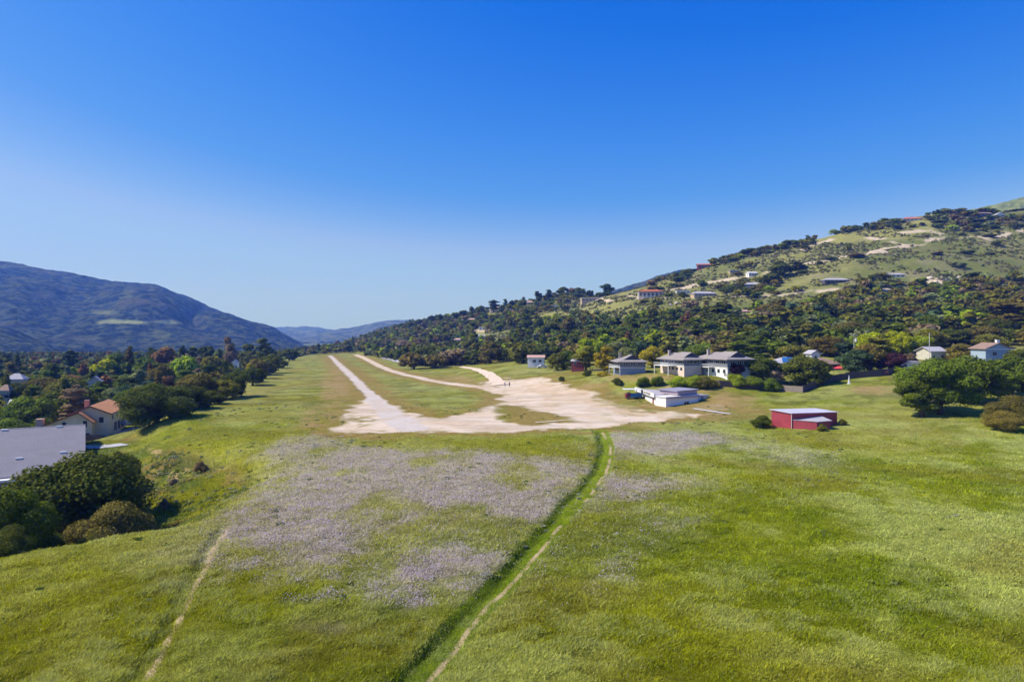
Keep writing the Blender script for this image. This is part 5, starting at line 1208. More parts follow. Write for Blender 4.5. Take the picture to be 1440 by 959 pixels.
# trees round the grey houses
for px, pt, w, Y, k, c, l in [
    (784, 495, 22, 275, 'oak', 'olive green', 'olive tree left of the low garden shed'), (798, 492, 26, 285, 'oak', 'mid green', 'mid green tree behind the low garden shed'),
    (828, 474, 34, 300, 'loose', 'bright green', 'tall bright green tree right of the garden shed'), (824, 486, 28, 262, 'loose', 'olive green', 'pale olive tree in front of the tall bright green one'),
    (850, 487, 26, 240, 'loose', 'golden', 'golden green tree left of the smallest grey house'), (866, 480, 24, 290, 'loose', 'grey green', 'grey green tree top behind the golden green tree'),
    (883, 487, 24, 262, 'oak', 'grey green', 'silvery green tree behind the smallest grey house'), (917, 486, 32, 250, 'oak', 'golden', 'golden flowering tree between the smallest and the middle grey house'),
    (945, 466, 34, 330, 'pine', 'dark green', 'big dark cypress shaped pine behind the middle grey house'), (870, 461, 6, 420, 'pine', 'dark green', 'little dark spire left of the villa slope'),
    (880, 470, 30, 360, 'yellow', 'x', ''), (848, 461, 22, 350, 'loose', 'mid green', 'leafy mid green tree above the tall bright green tree'),
    (875, 474, 22, 350, 'oak', 'yellow green', 'lime yellow low tree left of the purplish one in the wood'), (883, 466, 10, 352, 'loose', 'rust brown', 'reddish tree between two lime yellow trees in the wood'), (918, 468, 20, 352, 'oak', 'yellow green', 'lime yellow tree right of the reddish one in the wood'),
    (889, 436, 14, 470, 'pine', 'dark green', 'dark spire topped conifer below the villa slope'), (905, 446, 40, 440, 'oak', 'dark green', 'wide dark tree below the red roofed villa'), (984, 430, 30, 430, 'oak', 'dark green', 'dark domed tree below the wide lavender roofed house'),
    (1012, 424, 34, 400, 'pine', 'dark green', 'tall dark pine left of the pink roofed house'), (1020, 440, 50, 380, 'oak', 'dark green', 'very broad dark oak left below the pink roofed house'), (966, 440, 16, 400, 'loose', 'rust brown', 'rusty tree left of the dark domed tree'),
    (1083, 426, 34, 420, 'loose', 'brownish olive', 'big olive and rust tree right of the pink roofed house'), (1070, 432, 14, 418, 'loose', 'rust brown', 'rust red tree side by side with the big olive one'),
    (1028, 478, 50, 300, 'oak', 'mid green', 'wide green oak right behind the rightmost grey house'), (985, 482, 44, 290, 'oak', 'mid green', 'green oak behind the middle and rightmost grey houses'),
    (1095, 477, 60, 300, 'oak', 'olive green', 'very wide olive oak above the blue solar roof'), (1120, 484, 50, 262, 'oak', 'olive green', 'olive oak directly behind the white turret'),
    (1067, 500, 46, 205, 'oak', 'dark green', 'dark round oak left of the solar panel house'), (1128, 499, 62, 203, 'oak', 'dark green', 'large dark oak between the solar panel house and the red parasol'),
    (1033, 508, 24, 203, 'loose', 'dark purple', 'small dark red plum tree at the corner of the rightmost grey house'), (1033, 521, 26, 196, 'bush', 'bright green', 'bright green spiky bush inside the dark fence'),
    (1090, 519, 26, 204, 'loose', 'cream blossomed', 'cream blossomed shrub between the two dark oaks'), (1055, 528, 34, 196, 'bush', 'mid green', 'low green hedge bush behind the dark fence'), (1085, 531, 26, 195, 'bush', 'mid green', 'green hedge bush right of the low one behind the fence'),
    (1163, 521, 16, 206, 'bush', 'yellow green', 'small lime bush in front of the brown roofed house'), (1178, 527, 14, 206, 'bush', 'pink blossomed', 'pink flowering bush under the red parasol'),
    (1197, 491, 30, 212, 'loose', 'blue green', 'bluish green tree behind the white marker'), (1224, 482, 38, 215, 'loose', 'brownish olive', 'brown tipped tree right of the wooden utility pole'), (1252, 495, 36, 214, 'oak', 'dark purple', 'dark purple leaved tree left of the white outbuilding'),
    (1222, 466, 34, 250, 'oak', 'yellow green', 'bright yellow green tree left one of two by the utility pole'), (1262, 464, 32, 252, 'oak', 'yellow green', 'bright yellow green tree right one of two by the utility pole'), (1149, 472, 22, 300, 'loose', 'yellow green', 'small bright lime tree alone in the wooded belt'),
    (1262, 508, 14, 210, 'bush', 'bright green', 'bright green shrub left of the white outbuilding'), (1278, 496, 22, 218, 'loose', 'bare grey brown', 'pale leafless shrub above the white outbuilding'), (1243, 517, 12, 208, 'bush', 'pink blossomed', 'pinkish shrub under the purple leaved tree'),
    (955, 519, 24, 198, 'bush', 'bright green', 'yellowish green hedge bush below the middle grey house'), (978, 518, 26, 196, 'bush', 'bright green', 'low bright bush between the middle and rightmost grey houses'), (990, 522, 24, 195, 'bush', 'olive green', 'olive low bush left of the rightmost grey house corner'), (1003, 526, 16, 194, 'bush', 'golden', 'golden low bush right beside the fence start'), (982, 527, 12, 194, 'bush', 'dark green', 'small dark bush low on the bank under the grey houses'),
    (905, 521, 20, 205, 'bush', 'mid green', 'green bush right of the smallest grey house'), (925, 522, 20, 203, 'bush', 'mid green', 'green bush under the deck of the middle grey house'), (848, 522, 16, 228, 'bush', 'golden', 'bright golden low bush at the top of the green slope'), (826, 520, 14, 240, 'bush', 'dark green', 'dark low bush at the right end of the rail fence'), (868, 521, 14, 212, 'bush', 'dark green', 'dark bush before the smallest grey house'),
    (1073, 583, 26, 141, 'bush', 'dark green', 'dark low bush left of the red shed'), (1184, 586, 10, 143, 'bush', 'olive green', 'small olive weed clump at the right end of the red shed'), (1156, 592, 12, 134, 'bush', 'olive green', 'weed clump in front of the lean-to'),
    (790, 529, 8, 235, 'loose', 'dark green', 'tiny dark shrub alone on the green slope')]:
    if k == 'yellow': continue
    T(px, pt, w, Y, k, c, l)
# right: oaks over the field
for px, pt, w, Y, k, c, l in [
    (1322, 502, 92, 152, 'oak', 'mid green', 'big spreading oak by the small cream house, its crown reaching the grass'), (1296, 520, 54, 150, 'loose', 'mid green', 'left leaning half of the big oak group by the field'), (1372, 498, 74, 165, 'oak', 'mid green', 'second big oak right of the largest one, trunk showing'),
    (1422, 500, 66, 172, 'oak', 'mid green', 'third big oak at the right edge of the picture'), (1425, 553, 60, 138, 'bush', 'brownish olive', 'large brownish bush at the right edge of the field'), (1412, 576, 44, 131, 'bush', 'brownish olive', 'lower brownish bush in front of the large one at the right edge'),
    (1352, 482, 44, 230, 'oak', 'brownish olive', 'brownish oak between the small cream house and the pale blue gabled house'), (1432, 490, 36, 205, 'oak', 'dark green', 'dark tree right of the pale blue gabled house'), (1392, 468, 40, 260, 'oak', 'olive green', 'olive oak behind the pale blue gabled house'),
    (1425, 420, 60, 300, 'pine', 'brownish olive', 'tall brown tinged pine at the right edge of the wood'), (1404, 404, 30, 340, 'loose', 'olive green', 'light olive tree high in the right wood'), (1360, 462, 60, 280, 'oak', 'dark green', 'wide dark oak in the wood behind the cream house')]:
    T(px, pt, w, Y, k, c, l)
# single trees on the open hill
for px, pt, w, Y, k, c, l in [
    (1390, 332, 15, 610, 'bush', 'dark green', 'lone round dark tree on the open slope'), (1205, 366, 22, 570, 'loose', 'bare grey brown', 'greyish round tree right of the hedge house'), (1167, 374, 18, 580, 'bush', 'dark green', 'dark round tree above the hedge house'), (1153, 373, 8, 575, 'loose', 'dark green', 'narrow dark tree left of the hedge house'),
    (1360, 374, 18, 560, 'loose', 'dark green', 'dark green tree beside the pale rocks'), (1319, 372, 15, 560, 'loose', 'bare grey brown', 'grey twiggy tree over the pale rocks'), (1409, 373, 9, 560, 'bush', 'dark green', 'small dark tree right of the pale rocks'), (1391, 382, 10, 556, 'bush', 'dark green', 'low dark tree just right of the pale rocks'),
    (1100, 370, 30, 560, 'loose', 'dark green', 'tall dark tree of the hillside clump, left of the hedge house'), (1082, 384, 26, 540, 'loose', 'dark green', 'dark tree left in the hillside clump'), (1120, 368, 22, 575, 'pine', 'dark green', 'dark pine right in the hillside clump'), (1096, 366, 14, 590, 'oak', 'dark green', 'dark tree top at the back of the hillside clump'), (1128, 380, 16, 560, 'loose', 'mid green', 'greener tree at the right end of the hillside clump'),
    (1256, 320, 18, 680, 'bush', 'dark green', 'dark round tree under the orange ridge house'), (1318, 318, 12, 670, 'bush', 'dark green', 'dark round tree at the right of the yellowish lawn'), (1284, 322, 12, 665, 'bush', 'olive green', 'short olive tree in the middle of the yellowish lawn'), (1296, 319, 8, 665, 'pine', 'dark green', 'small upright conifer on the yellowish lawn'),
    (1372, 317, 34, 660, 'bush', 'dark green', 'wide dark tree clump under the purple ridge house'), (1340, 322, 20, 660, 'bush', 'dark green', 'dark bushy tree left of the wide clump under the ridge'), (960, 411, 16, 540, 'bush', 'dark green', 'dark tree in front of the long low white house'), (954, 388, 16, 630, 'oak', 'dark green', 'dark tree on the skyline left of the dark red house'), (976, 378, 12, 680, 'oak', 'dark green', 'dark tree touching the dark red skyline house'), (966, 380, 14, 660, 'loose', 'dark green', 'dark loose tree on the skyline above the low white house'), (950, 385, 10, 640, 'pine', 'brownish olive', 'brownish pine left on the upper skyline'), (987, 391, 14, 600, 'bush', 'mid green', 'green tree above the wide lavender roofed house'),
    (1006, 364, 14, 690, 'oak', 'dark green', 'dark skyline tree right of the dark red house'), (1020, 359, 14, 700, 'oak', 'dark green', 'second dark skyline tree right of the dark red house'), (1053, 349, 20, 700, 'oak', 'dark green', 'domed dark tree standing up on the long ridge'), (1071, 346, 14, 710, 'oak', 'dark green', 'smaller domed dark tree on the long ridge'),
    (1414, 280, 5, 1340, 'oak', 'dark green', 'tiny lone tree on the smooth green hilltop'), (1433, 300, 26, 720, 'oak', 'dark green', 'dark tree right of the white gabled ridge house'), (1416, 296, 12, 730, 'oak', 'dark green', 'dark tree behind the white gabled ridge house')]:
    T(px, pt, w, Y, k, c, l)
for px, pt, Y, l in [(941, 443, 400, 'left palm of the hillside pair with a pale trunk'), (957, 448, 395, 'right palm of the hillside pair with a dark trunk'), (1114, 428, 420, 'lone palm with bright yellowish head above the wood')]:
    T(px, pt, 10, Y, 'palm', 'olive green' if px < 1000 else 'bright green', l)
for t in TREES:
    # keep hero trees standing on the ground whatever their picture height says
    if t['kind'] == 'loose' and t['w'] > .85 * t['h']: t['kind'] = 'oak'
    if t['kind'] == 'oak' and t['y'] < 320:
        df = max(0, .78 * t['w'] - t['h']); t['z'] -= df * .8; t['h'] += df * .8
    if t['y'] > 320 and t['h'] < 2.2: t['h'] = 3.0
    if t['kind'] == 'bush': t['h'] = min(t['h'], t['w'] * (.85 if t['y'] < 120 else .62) + .4)
    if t['y'] > 600: t['h'] = min(t['h'], max(t['w'] * 1.15, 6) if t['kind'] in ('oak', 'bush') else 16)

# ------------------------------------------------------------------ the rest of the woods
TREELINE = [(420, 499), (500, 497), (540, 505), (570, 511), (600, 517), (640, 516), (680, 510), (735, 508), (780, 505), (860, 508), (900, 503), (1000, 502), (1060, 512), (1100, 508), (1150, 505), (1200, 510), (1240, 510), (1280, 502), (1330, 492), (1600, 485)]
UPPER = [(420, 470), (500, 470), (700, 425), (760, 432), (800, 436), (840, 446), (870, 462), (900, 446), (930, 446), (965, 440), (1000, 432), (1040, 436), (1080, 428), (1130, 420), (1200, 412), (1300, 404), (1360, 400), (1440, 398), (1600, 392)]
EXTRA = [  # (polygon in the picture, chance) : thinner tree belts on the hill
    ([(820, 432), (862, 412), (905, 404), (960, 398), (975, 384), (955, 384), (900, 400), (860, 408), (820, 412)], .8),
    ([(990, 372), (1060, 356), (1130, 334), (1160, 322), (1225, 308), (1240, 318), (1175, 330), (1130, 346), (1060, 362), (1000, 376)], 1.0),
    ([(1225, 306), (1270, 312), (1272, 322), (1225, 326)], .9), ([(1300, 306), (1360, 292), (1440, 303), (1440, 318), (1400, 320), (1320, 322)], .9),
    ([(880, 408), (940, 404), (960, 398), (960, 404), (900, 412)], .4), ([(1050, 398), (1100, 392), (1100, 418), (1010, 425), (1010, 405)], .55), ([(1225, 392), (1260, 396), (1310, 402), (1300, 412), (1200, 416), (1200, 404)], .6),
    ([(720, 428), (850, 405), (850, 424), (760, 440), (720, 440)], .75), ([(640, 440), (720, 420), (760, 440), (720, 460)], .8), ([(1330, 322), (1400, 318), (1440, 312), (1440, 326), (1350, 330)], .5), ([(800, 455), (860, 462), (870, 475), (800, 470)], .8), ([(1000, 385), (1040, 374), (1045, 380), (1000, 392)], .3)]
def in_poly(px, py, P): return inside(px, py, np.array(P, float))
def scatter():
    n = 60000
    px = RNG.uniform(-160, 1600, n); lo, hi = 150.0, 1250.0
    Y = (lo ** 2 + RNG.random(n) * (hi ** 2 - lo ** 2)) ** .5
    X = (px - CX) / F * Y; Z = height(X, Y); py = HY + (CZ - Z) / Y * F
    e = edge_out(X, Y)
    u = RNG.random(n)
    left = (e > 15) & (px < 460) & (Y > 165) & (Y > 200 - px * 0)
    tl = np.interp(px, *zip(*TREELINE)); up = np.interp(px, *zip(*UPPER))
    right = (px > 440) & (py < tl) & (py > up) & (e < 0)
    far = (px > 400) & (px < 520) & (Y > 720)
    ok = left | right | far
    for P, ch in EXTRA: ok |= in_poly(px, py, P) & (u < ch * .8)
    ok |= (px > 880) & (py < tl) & (u < .010) & (Y < 720)
    # keep the lawns and the open slopes clear
    lawn = scr(px, py, [(672, 470, 12, 8), (600, 466, 8, 5), (690, 470, 9, 5), (860, 440, 55, 16), (780, 446, 34, 9), (1180, 336, 45, 6), (1300, 318, 22, 9), (1300, 394, 20, 5)])
    ok &= lawn < .35
    ok &= ~((Y > 320) & (px > 460) & (fbm(X, Y, 45, 3, 909) > .60))
    idx = np.nonzero(ok)[0]; cell = {}; out = []
    for t in TREES:
        if t['kind'] != 'bush': cell.setdefault((int(t['x'] // 12), int(t['y'] // 12)), []).append((t['x'], t['y'], max(2.0, t['w'] * .4)))
    for i in idx:
        x, y = X[i], Y[i]; r = (3.9 if y < 420 else 3.1) + RNG.uniform(-.5, .9); c = (int(x // 12), int(y // 12)); bad = False
        for dx in (-1, 0, 1):
            for dy in (-1, 0, 1):
                for q in cell.get((c[0] + dx, c[1] + dy), ()):
                    if (q[0] - x) ** 2 + (q[1] - y) ** 2 < (q[2] + r * .8) ** 2: bad = True; break
                if bad: break
            if bad: break
        if bad or any((x - kx) ** 2 + (y - ky) ** 2 < (kr + 2) ** 2 for kx, ky, kr in KEEP): continue
        # nothing that would stand in front of a house when seen from the field
        if any(ky > y and abs((x / y - kx / ky) * F) < kr / ky * F * 1.0 and ky - y < (26 if ky < 300 else 55) for kx, ky, kr in KEEP): small = True
        else: small = False
        cell.setdefault(c, []).append((x, y, r)); out.append((x, y, Z[i], px[i], py[i], r, small))
    return out
PAL_R = ['dark green'] * 6 + ['olive green'] * 5 + ['brownish olive'] * 4 + ['mid green'] * 5 + ['grey green', 'bare grey brown', 'blue green', 'bright green']
PAL_L = ['dark green'] * 6 + ['mid green'] * 5 + ['olive green'] * 4 + ['brownish olive'] * 2 + ['bright green', 'blue green', 'rust brown', 'grey green', 'bare grey brown']
RAND = []
for x, y, z, px, py, r, small in scatter():
    left = px < 460; open_ = py < np.interp(px, *zip(*UPPER)) and not left
    k = random.choice(['oak'] * 7 + ['loose'] * 2 + (['pine'] * 2 if not open_ else ['bush'] * 3))
    if left and random.random() < .25: k = random.choice(['pine', 'loose', 'conifer'])
    h = random.uniform(5.5, 8.5) * {'oak': 1, 'loose': 1.25, 'pine': 1.45, 'conifer': 1.4, 'bush': .5}[k]
    if open_: h *= .75
    if small: h = min(h, 3.0); k = 'bush'
    if left: h *= 1.25; h = min(h, (CZ - z) - (493 - HY) * y / F if y < 900 else 99) if random.random() < .93 else h
    if h < 2.5: h = 2.5
    w = (r * 2.2) * random.uniform(.85, 1.25) * {'oak': 1.1, 'loose': .9, 'pine': .85, 'conifer': .6, 'bush': 1.0}[k]
    RAND.append(dict(x=x, y=y, z=z, h=h, w=w, kind=k, color=random.choice(PAL_L if left else PAL_R), label=None, var=random.randrange(4), hero=False, group=None, px=px, py=py - h / y * F * .5, rz=random.uniform(0, 6.28)))
vis = [t for t in RAND if 0 < t['px'] < 1440]; vis.sort(key=lambda t: -t['h'] * t['w'] / t['y'] ** 2)
nh = sum(1 for t in TREES)
IND = vis[:max(0, 296 - nh)]; ids = set(id(t) for t in IND); REST = [t for t in RAND if id(t) not in ids]
print('trees: heroes', nh, 'individual', len(IND), 'woodland', len(REST))
# labels of the scattered ones: kind, colour, where they stand against something easily found
def ordinal(i): return ['first', 'second', 'third', 'fourth', 'fifth', 'sixth', 'seventh', 'eighth', 'ninth', 'tenth', 'eleventh', 'twelfth'][i] if i < 12 else '%dth' % (i + 1)
byl = {}
for t in IND:
    L = min(LAND,  key=lambda l: math.hypot(l[0] - t['px'], 1.6 * (l[1] - t['py']))); dx, dy = t['px'] - L[0], t['py'] - L[1]; R = math.hypot(dx, dy)
    where = ('left of' if dx < 0 else 'right of') if abs(dx) > 1.2 * abs(dy) else ('above' if dy < 0 else 'below')
    far = '' if R < 55 else 'well '
    t['label'] = '%s %s %s%s %s' % (t['color'], WORDK[t['kind']].split(' with')[0], far, where, L[2]); byl.setdefault(t['label'], []).append(t)
for l, ts in byl.items():
    if len(ts) > 1:
        ts.sort(key=lambda t: t['px'])
        for i, t in enumerate(ts): t['label'] = l + ', %s' % ordinal(i)
for k_ in COLORS: COLORS[k_] = tuple(c * g for c, g in zip(COLORS[k_], (1.6, 1.58, 1.15) if COLORS[k_][1] < .3 else (1.05, 1.05, 1)))
for t in TREES + IND:
    jr = random.uniform(.85, 1.18); t['jit'] = (jr * random.uniform(.94, 1.06), jr, jr * random.uniform(.85, 1.15))
for t in IND: t['group'] = 'trees of the valley' if t['px'] < 460 else 'trees of the wooded slope'
for t in TREES + IND: place_tree(t)
def merge(name, items, lodf, label, mat, kind='stuff'):
    Vs, Fs, As, Cs = [], [], [], []; nv = 0
    for t in items:
        P = proto(t['kind'], t['var'] % 4, lodf(t)); sx = t['w'] / P['W']; sz = t['h'] / P['H']; c, s = math.cos(t['rz']), math.sin(t['rz'])
        V = P['V']; x = (V[:, 0] * c - V[:, 1] * s) * sx + t['x']; y = (V[:, 0] * s + V[:, 1] * c) * sx + t['y']; z = V[:, 2] * sz + t['z']
        Vs.append(np.stack([x, y, z], 1)); Fs.append(P['F'] + nv); As.append(P['A']); nv += len(V)
        cc = np.array(COLORS[t['color']]) * random.uniform(.8, 1.22); Cs.append(np.broadcast_to(cc, (len(V), 3)))
    o = add_obj(name, mesh_np(name, np.concatenate(Vs), np.concatenate(Fs), [mat], None, {'v': np.concatenate(As), 'col': np.concatenate(Cs)}))
    tag(o, label, kind=kind); return o
if REST: merge('woodland', REST, lambda t: 'tiny', 'far wooded mass of small trees filling the hillside and the valley', M_LEAFA)

# scrub on the open hill and weeds on the ravine banks
def scrub():
    n = 42000; px = RNG.uniform(440, 1580, n); Y = (230.0 ** 2 + RNG.random(n) * (760.0 ** 2 - 230 ** 2)) ** .5
    X = (px - CX) / F * Y; Z = height(X, Y); py = HY + (CZ - Z) / Y * F
    ok = (Z > 12) & (fbm(X, Y, 25, 3, 301) > .36 + .1 * RNG.random(n)) & (py < np.interp(px, *zip(*TREELINE)))
    ok &= scr(px, py, [(1180, 336, 50, 7), (1300, 318, 24, 10), (1300, 394, 20, 5), (672, 470, 14, 8)]) < .4
    for kx, ky, kr in KEEP: ok &= np.hypot(X - kx, Y - ky) > kr + 1
    for pts, w in HILL_TRACKS:
        P = np.array([loc(a, b)[:2] for a, b in pts]); m_, d = line_mask(X, Y, P, w, 2); ok &= d > w
    i = np.nonzero(ok)[0][:16000]
    rng = np.random.default_rng(8); k = 9; m = len(i)
    r = rng.uniform(.4, 1.15, m); C = np.repeat(np.stack([X[i], Y[i], Z[i]], 1), k, 0); d = rng.normal(size=(m * k, 3)); d /= np.linalg.norm(d, axis=1)[:, None]; d[:, 2] = np.abs(d[:, 2])
    rr = np.repeat(r, k)[:, None]; C = C + d * rr * np.array([1, 1, .7]); V, Fq = leaves(C, d, 1.0, rng); V = (V.reshape(-1, 4, 3) - C[:, None]) * (rr[:, None] * 1.5) + C[:, None]
    cl = np.array([(.12, .135, .035), (.16, .165, .05), (.22, .205, .08), (.17, .145, .075), (.10, .115, .035)])[rng.integers(0, 5, m)]
    o = add_obj('hillside_scrub', mesh_np('hillside_scrub', V.reshape(-1, 3), Fq, [M_LEAFA], None, {'v': np.repeat(rng.uniform(.75, 1.25, m * k), 4), 'col': np.repeat(cl, k * 4, 0)}))
    tag(o, 'low scattered scrub covering the open hillside', kind='stuff')
scrub()

# ------------------------------------------------------------------ grass and wild flowers
M_GRASS = mat_leaf('grass_blades', True, .48)
def surf(X, Y, M):
    Z = height(X, Y); return Z - .28 * M['ditch'] - .10 * M['strip'] + (fbm(X, Y, 2.4, 3, 77) - .5) * .42 * (1 - sstep(120, 260, Y)) * (1 - np.maximum(M['dirt'], M['runway']))
def grass():
    n = 520000; rng = np.random.default_rng(21)
    a = rng.random(n); py = 500 + (1015 - 500) * a ** .85; px = rng.uniform(-60, 1500, n)
    Y = CZ * F / (py - HY) * rng.uniform(.96, 1.04, n); X = (px - CX) / F * Y
    k = Y < 320; X, Y = X[k], Y[k]
    M = field_masks(X, Y)
    bare = np.maximum.reduce([M['dirt'], M['runway'], M['foot'] * 1.3])
    Zs = surf(X, Y, M); e = edge_out(X, Y)
    keep = (bare < .35 * rng.random(len(X)) + .1) & (Zs < 9) & (e < 40)
    dens = fbm(X, Y, 3.0, 3, 401); keep &= rng.random(len(X)) < (.55 + .9 * dens) * (1 - .93 * sstep(150, 310, Y))
    keep &= ~((X < -66) & (Y > 110) & (e > 16)) & ~((X > 40) & (X < 58) & (Y > 176) & (Y < 205)) & ~((X > 56) & (X < 70) & (Y > 135) & (Y < 149))
    X, Y, Zs = X[keep], Y[keep], Zs[keep]; M = {q: v[keep] for q, v in M.items()}
    col, _ = ground_color(X, Y, height(X, Y), M)
    m = len(X); nb = 5
    tallp = .55 * fbm(X, Y, 2.6, 3, 402) + .45 * fbm(X, Y, .9, 2, 403)
    hgt = (.08 + .26 * sstep(.3, .7, tallp)) * (1 - .6 * np.clip(M['strip'], 0, 1)) * (1 - .5 * M['dry']) * rng.uniform(.7, 1.3, m) * (1 - .62 * sstep(80, 190, Y))
    wdt = .008 + .00036 * Y
    X_ = np.repeat(X, nb); Y_ = np.repeat(Y, nb); Z_ = np.repeat(Zs, nb); H_ = np.repeat(hgt, nb) * rng.uniform(.6, 1.2, m * nb); Wd = np.repeat(wdt, nb) * rng.uniform(.7, 1.4, m * nb)
    sp = .12 + .0016 * Y_; X_ = X_ + rng.normal(size=m * nb) * sp; Y_ = Y_ + rng.normal(size=m * nb) * sp
    th = rng.uniform(0, 2 * np.pi, m * nb); wind = np.array([.16, .06]); lean = rng.normal(size=(m * nb, 2)) * .33 + wind
    bx, by = np.cos(th) * Wd, np.sin(th) * Wd
    base = np.stack([X_, Y_, Z_ - .03], 1); mid = base + np.stack([lean[:, 0] * H_ * .4, lean[:, 1] * H_ * .4, H_ * .6], 1); top = base + np.stack([lean[:, 0] * H_ * 1.3, lean[:, 1] * H_ * 1.3, H_], 1)
    b = np.stack([bx, by, np.zeros_like(bx)], 1)
    V = np.stack([base - b, base + b, mid + b * .9, top], 1); V[:, 3] = top; V2 = np.stack([base - b, base + b, mid + b, mid - b], 1)
    # one kite per blade: base, right, tip, left
    K = np.stack([base, mid + b, top, mid - b], 1).reshape(-1, 3)
    cv = np.repeat(col * rng.uniform(.70, 1.32, m)[:, None] * (.90 + .2 * sstep(.35, .65, tallp))[:, None], nb, 0) * 1.62 * rng.uniform(.72, 1.36, (m * nb, 1)); pale = rng.random(m * nb) < .08 + .55 * np.repeat(sstep(.5, .62, tallp) * sstep(.42, .6, fbm(X, Y, 7, 4, 404)), nb)
    cv[pale] = cv[pale] * .45 + np.array((.42, .44, .17)) * .64
    cc = np.repeat(cv, 4, 0)
    o = add_obj('grass', mesh_np('grass', K, np.arange(len(K)).reshape(-1, 4), [M_GRASS], None, {'v': np.ones(len(K)), 'col': cc}))
    tag(o, 'tall rough spring grass covering the meadow', kind='stuff')
    # flowers
    n = 420000; py = 606 + 250 * rng.random(n) ** 1.15; px = rng.uniform(280, 1180, n); Y = CZ * F / (py - HY); X = (px - CX) / F * Y
    M = field_masks(X, Y); p = np.clip(M['flower'], 0, 1) ** 1.3; cl = fbm(X, Y, 1.1, 3, 501)
    keep = rng.random(n) < p * (.25 + .75 * sstep(.34, .66, cl)) * .62; X, Y = X[keep], Y[keep]; M = {q: v[keep] for q, v in M.items()}; m = len(X)
    Z = surf(X, Y, M) + rng.uniform(.2, .5, m); C = np.stack([X, Y, Z], 1); d = np.tile(np.array([-.2, -.3, .8]), (m, 1)); V, Fq = leaves(C, d, 1.0, rng)
    s = (.028 + .00045 * Y)[:, None, None]; V = (V.reshape(-1, 4, 3) - C[:, None]) * s * 1.5 + C[:, None]
    tint = fbm(X, Y, 9, 2, 511)[:, None]; r = rng.random((m, 1)); colf = np.array((.60, .46, .60)) * (1 - tint) + np.array((.62, .57, .56)) * tint; colf = colf * (.8 + .35 * r)
    o = add_obj('wildflowers', mesh_np('wildflowers', V.reshape(-1, 3), Fq, [M_GRASS], None, {'v': np.ones(m * 4), 'col': np.repeat(colf, 4, 0)}))
    tag(o, 'pale purple wild flowers drifting over the meadow', kind='stuff'); print('grass', len(K) // 4, 'flowers', m)
    # leafy weed clumps along the ditch and on the ravine banks
    n = 40000; Y = rng.uniform(45, 190, n); X = rng.uniform(-75, 60, n); M = field_masks(X, Y); e = edge_out(X, Y)
    gd, _ = seg_dist(X + .8, Y, DITCH); pr = .16 * (1 - sstep(.3, 1.4, gd)) * sstep(50, 62, Y) + .035 * sstep(.45, .6, fbm(X, Y, 9, 3, 603)) + .5 * sstep(2, 8, e) * (1 - sstep(24, 32, e)) * (Y < 150) * sstep(.46, .6, fbm(X, Y, 5, 3, 601)) 
    keep = (rng.random(n) < pr) & (M['dirt'] < .2) & (M['foot'] < .1); X, Y = X[keep], Y[keep]; M = {q: v[keep] for q, v in M.items()}; m = len(X); k = 26
    Z = surf(X, Y, M); C = np.repeat(np.stack([X, Y, Z], 1), k, 0); d = rng.normal(size=(m * k, 3)); d /= np.linalg.norm(d, axis=1)[:, None]; d[:, 2] = np.abs(d[:, 2])
    rr = np.repeat(rng.uniform(.2, .5, m), k)[:, None]; C = C + d * rr * np.array([1.3, 1.3, .45]) * rng.uniform(.3, 1, (m * k, 1)); V, Fq = leaves(C, d, .26, rng)
    cl = np.array([(.16, .20, .03), (.24, .27, .09), (.32, .33, .19), (.20, .23, .04)])[rng.integers(0, 4, m)]
    o = add_obj('weeds', mesh_np('weeds', V, Fq, [M_LEAFA], None, {'v': np.repeat(rng.uniform(.75, 1.25, m * k), 4), 'col': np.repeat(cl, k * 4, 0)})); tag(o, 'leafy weeds along the ditch and on the ravine bank', kind='stuff'); print('weeds', m)
grass()

# pale rocks on the hill
def rock(px, py, r):
    p = loc(px, py); rng = random.Random(px); mb = MB(); seg = 8
    V, Fq = blob((0, 0, r * .1), (r, r * .8, r * .55), np.random.default_rng(int(px)), 8, 5); mb.v = [tuple(v) for v in V]; mb.f = [tuple(int(i) for i in f) for f in Fq]
    o = mb.build('boulder', M_ROCK); o.location = p; o.rotation_euler = (0, 0, rng.random() * 6); return o
M_ROCK = paint('pale_rock', (.55, .47, .40), .9, .2, .6)
for i, (a, b, r) in enumerate([(1308, 392, 2.6), (1316, 397, 2.0), (1323, 390, 1.8), (1332, 394, 2.4), (1340, 398, 2.0), (1347, 391, 2.2), (1352, 396, 1.6), (1385, 388, 1.8), (1158, 423, 2.2), (1181, 428, 1.8), (1170, 430, 1.6), (902, 437, 1.8), (951, 427, 2.0), (943, 429, 1.4)]):
    o = rock(a, b, r); g = 'pale boulders in the rock field' if i < 7 else ('pale boulders in the upper wood' if 8 <= i < 11 else 'pale boulders on the villa slope')
    tag(o, ['pale boulder in the rock field below the mown grass', 'grey pale boulder right of the rock field', 'pale boulder in a gap of the upper wood', 'pale boulder on the slope below the villa'][0 if i < 7 else 1 if i == 7 else 2 if i < 11 else 3], 'boulder', g)

